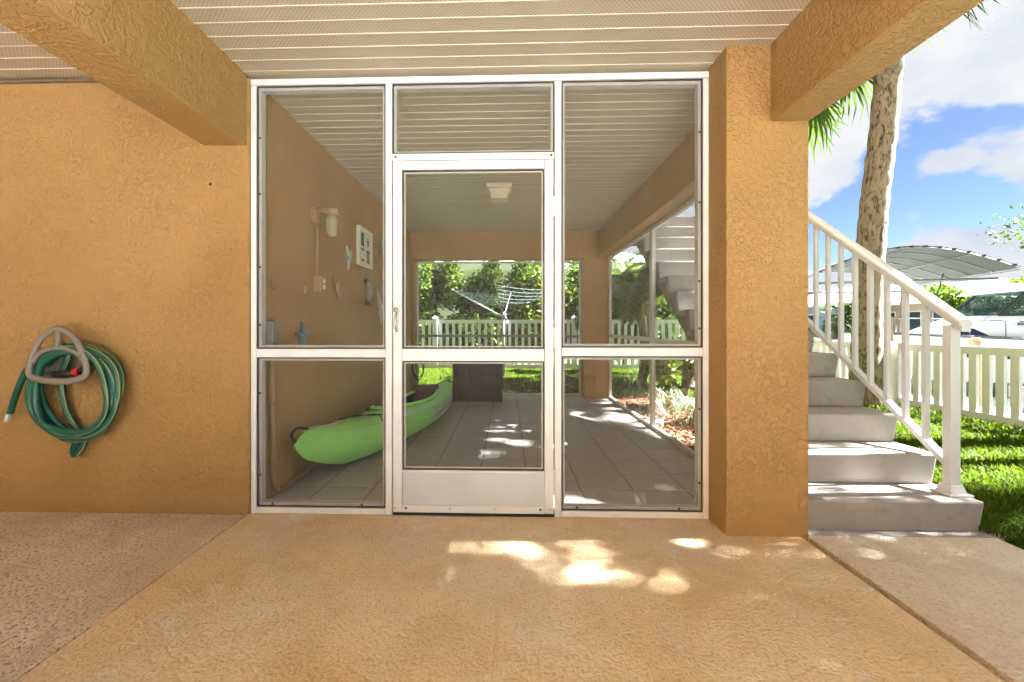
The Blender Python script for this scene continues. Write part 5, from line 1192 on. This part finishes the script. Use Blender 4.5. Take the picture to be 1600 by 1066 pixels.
fan_palm('fan_palm', 'short fan palm in front of the blue grey house across the canal', [(33.8, 47.5, -0.2), (33.9, 47.5, 1.0), (33.9, 47.5, 2.2)], [0.28, 0.22, 0.22], 16, fr_r=0.9, seed=31)
tree('shade_tree', 'tree reaching small branches in at the right edge of the sky', (19.3, 13.6, -0.9), 8.3, 3.6, 4200, 0.16, 'tree', 11, 20)

rs5 = np.random.default_rng(5)
def jgrid(xs_, ys_, zs_, j): return np.array([(x_ + rs5.uniform(-j, j), y_ + rs5.uniform(-j, j) * 0.6, z_ + rs5.uniform(-j, j)) for x_ in xs_ for y_ in ys_ for z_ in zs_])
cl_ = jgrid((6.4, 7.4), np.arange(-0.55, 2.05, 0.42), np.arange(4.5, 11.3, 0.6), 0.12)
sp_ = np.concatenate([jgrid((6.4, 7.4), (2.25, 2.6), np.arange(9.0, 11.4, 0.6), 0.14), jgrid((6.4, 7.4), (2.2, 2.55), (4.9, 5.5), 0.16)])
st2 = thing('shade_tree', 'slim tree outside the right edge that shades the room floor', 'tree', (6.9, 3.85, GZ))
cl3 = np.stack([rng.uniform(6.3, 7.5, 34), rng.uniform(3.45, 4.3, 34), rng.uniform(6.0, 8.1, 34)], 1)
tk = MB().tube([(6.9, 3.85, GZ), (6.95, 3.85, 3.5), (6.88, 3.85, 7.6)], [0.14, 0.11, 0.04], 8)
for c_ in cl3: tk.tube([(6.9, 3.85, c_[2] - 0.6), tuple(c_)], [0.025, 0.008], 5)
tk.build('trunk', 'bark', st2, smooth=True)
link('crown', leaf_cloud('crown', np.concatenate([ball_points(380, c_, (0.4, 0.36, 0.4), 0.1) for c_ in cl3]), 0.13, ['tree'], 0.2, 0.6), st2)
ct = thing('columnar_tree', 'tall narrow tree outside the right edge that shades the side slab', 'tree', (6.9, 0.4, GZ))
loose = np.stack([rs5.uniform(6.0, 8.0, 2300), rs5.uniform(2.0, 3.0, 2300), rs5.uniform(5.6, 9.0, 2300)], 1)
tk = MB().tube([(6.9, 0.4, GZ), (6.95, 0.4, 4), (6.85, 0.45, 10)], [0.2, 0.15, 0.05], 8)
for c_ in cl_[:40]: tk.tube([(6.9, 0.42, c_[2] - 0.8), tuple(c_)], [0.035, 0.01], 5)
tk.build('trunk', 'bark', ct, smooth=True)
link('crown', leaf_cloud('crown', np.concatenate([ball_points(300, c_, (0.52, 0.42, 0.46), 0.05) for c_ in cl_] + [ball_points(200, c_, (0.48, 0.36, 0.42), 0.05) for c_ in sp_] + [loose]), 0.12, ['tree'], 0.2, 0.6), ct)

for o in bpy.data.objects:
    if '_local' in o: del o['_local']
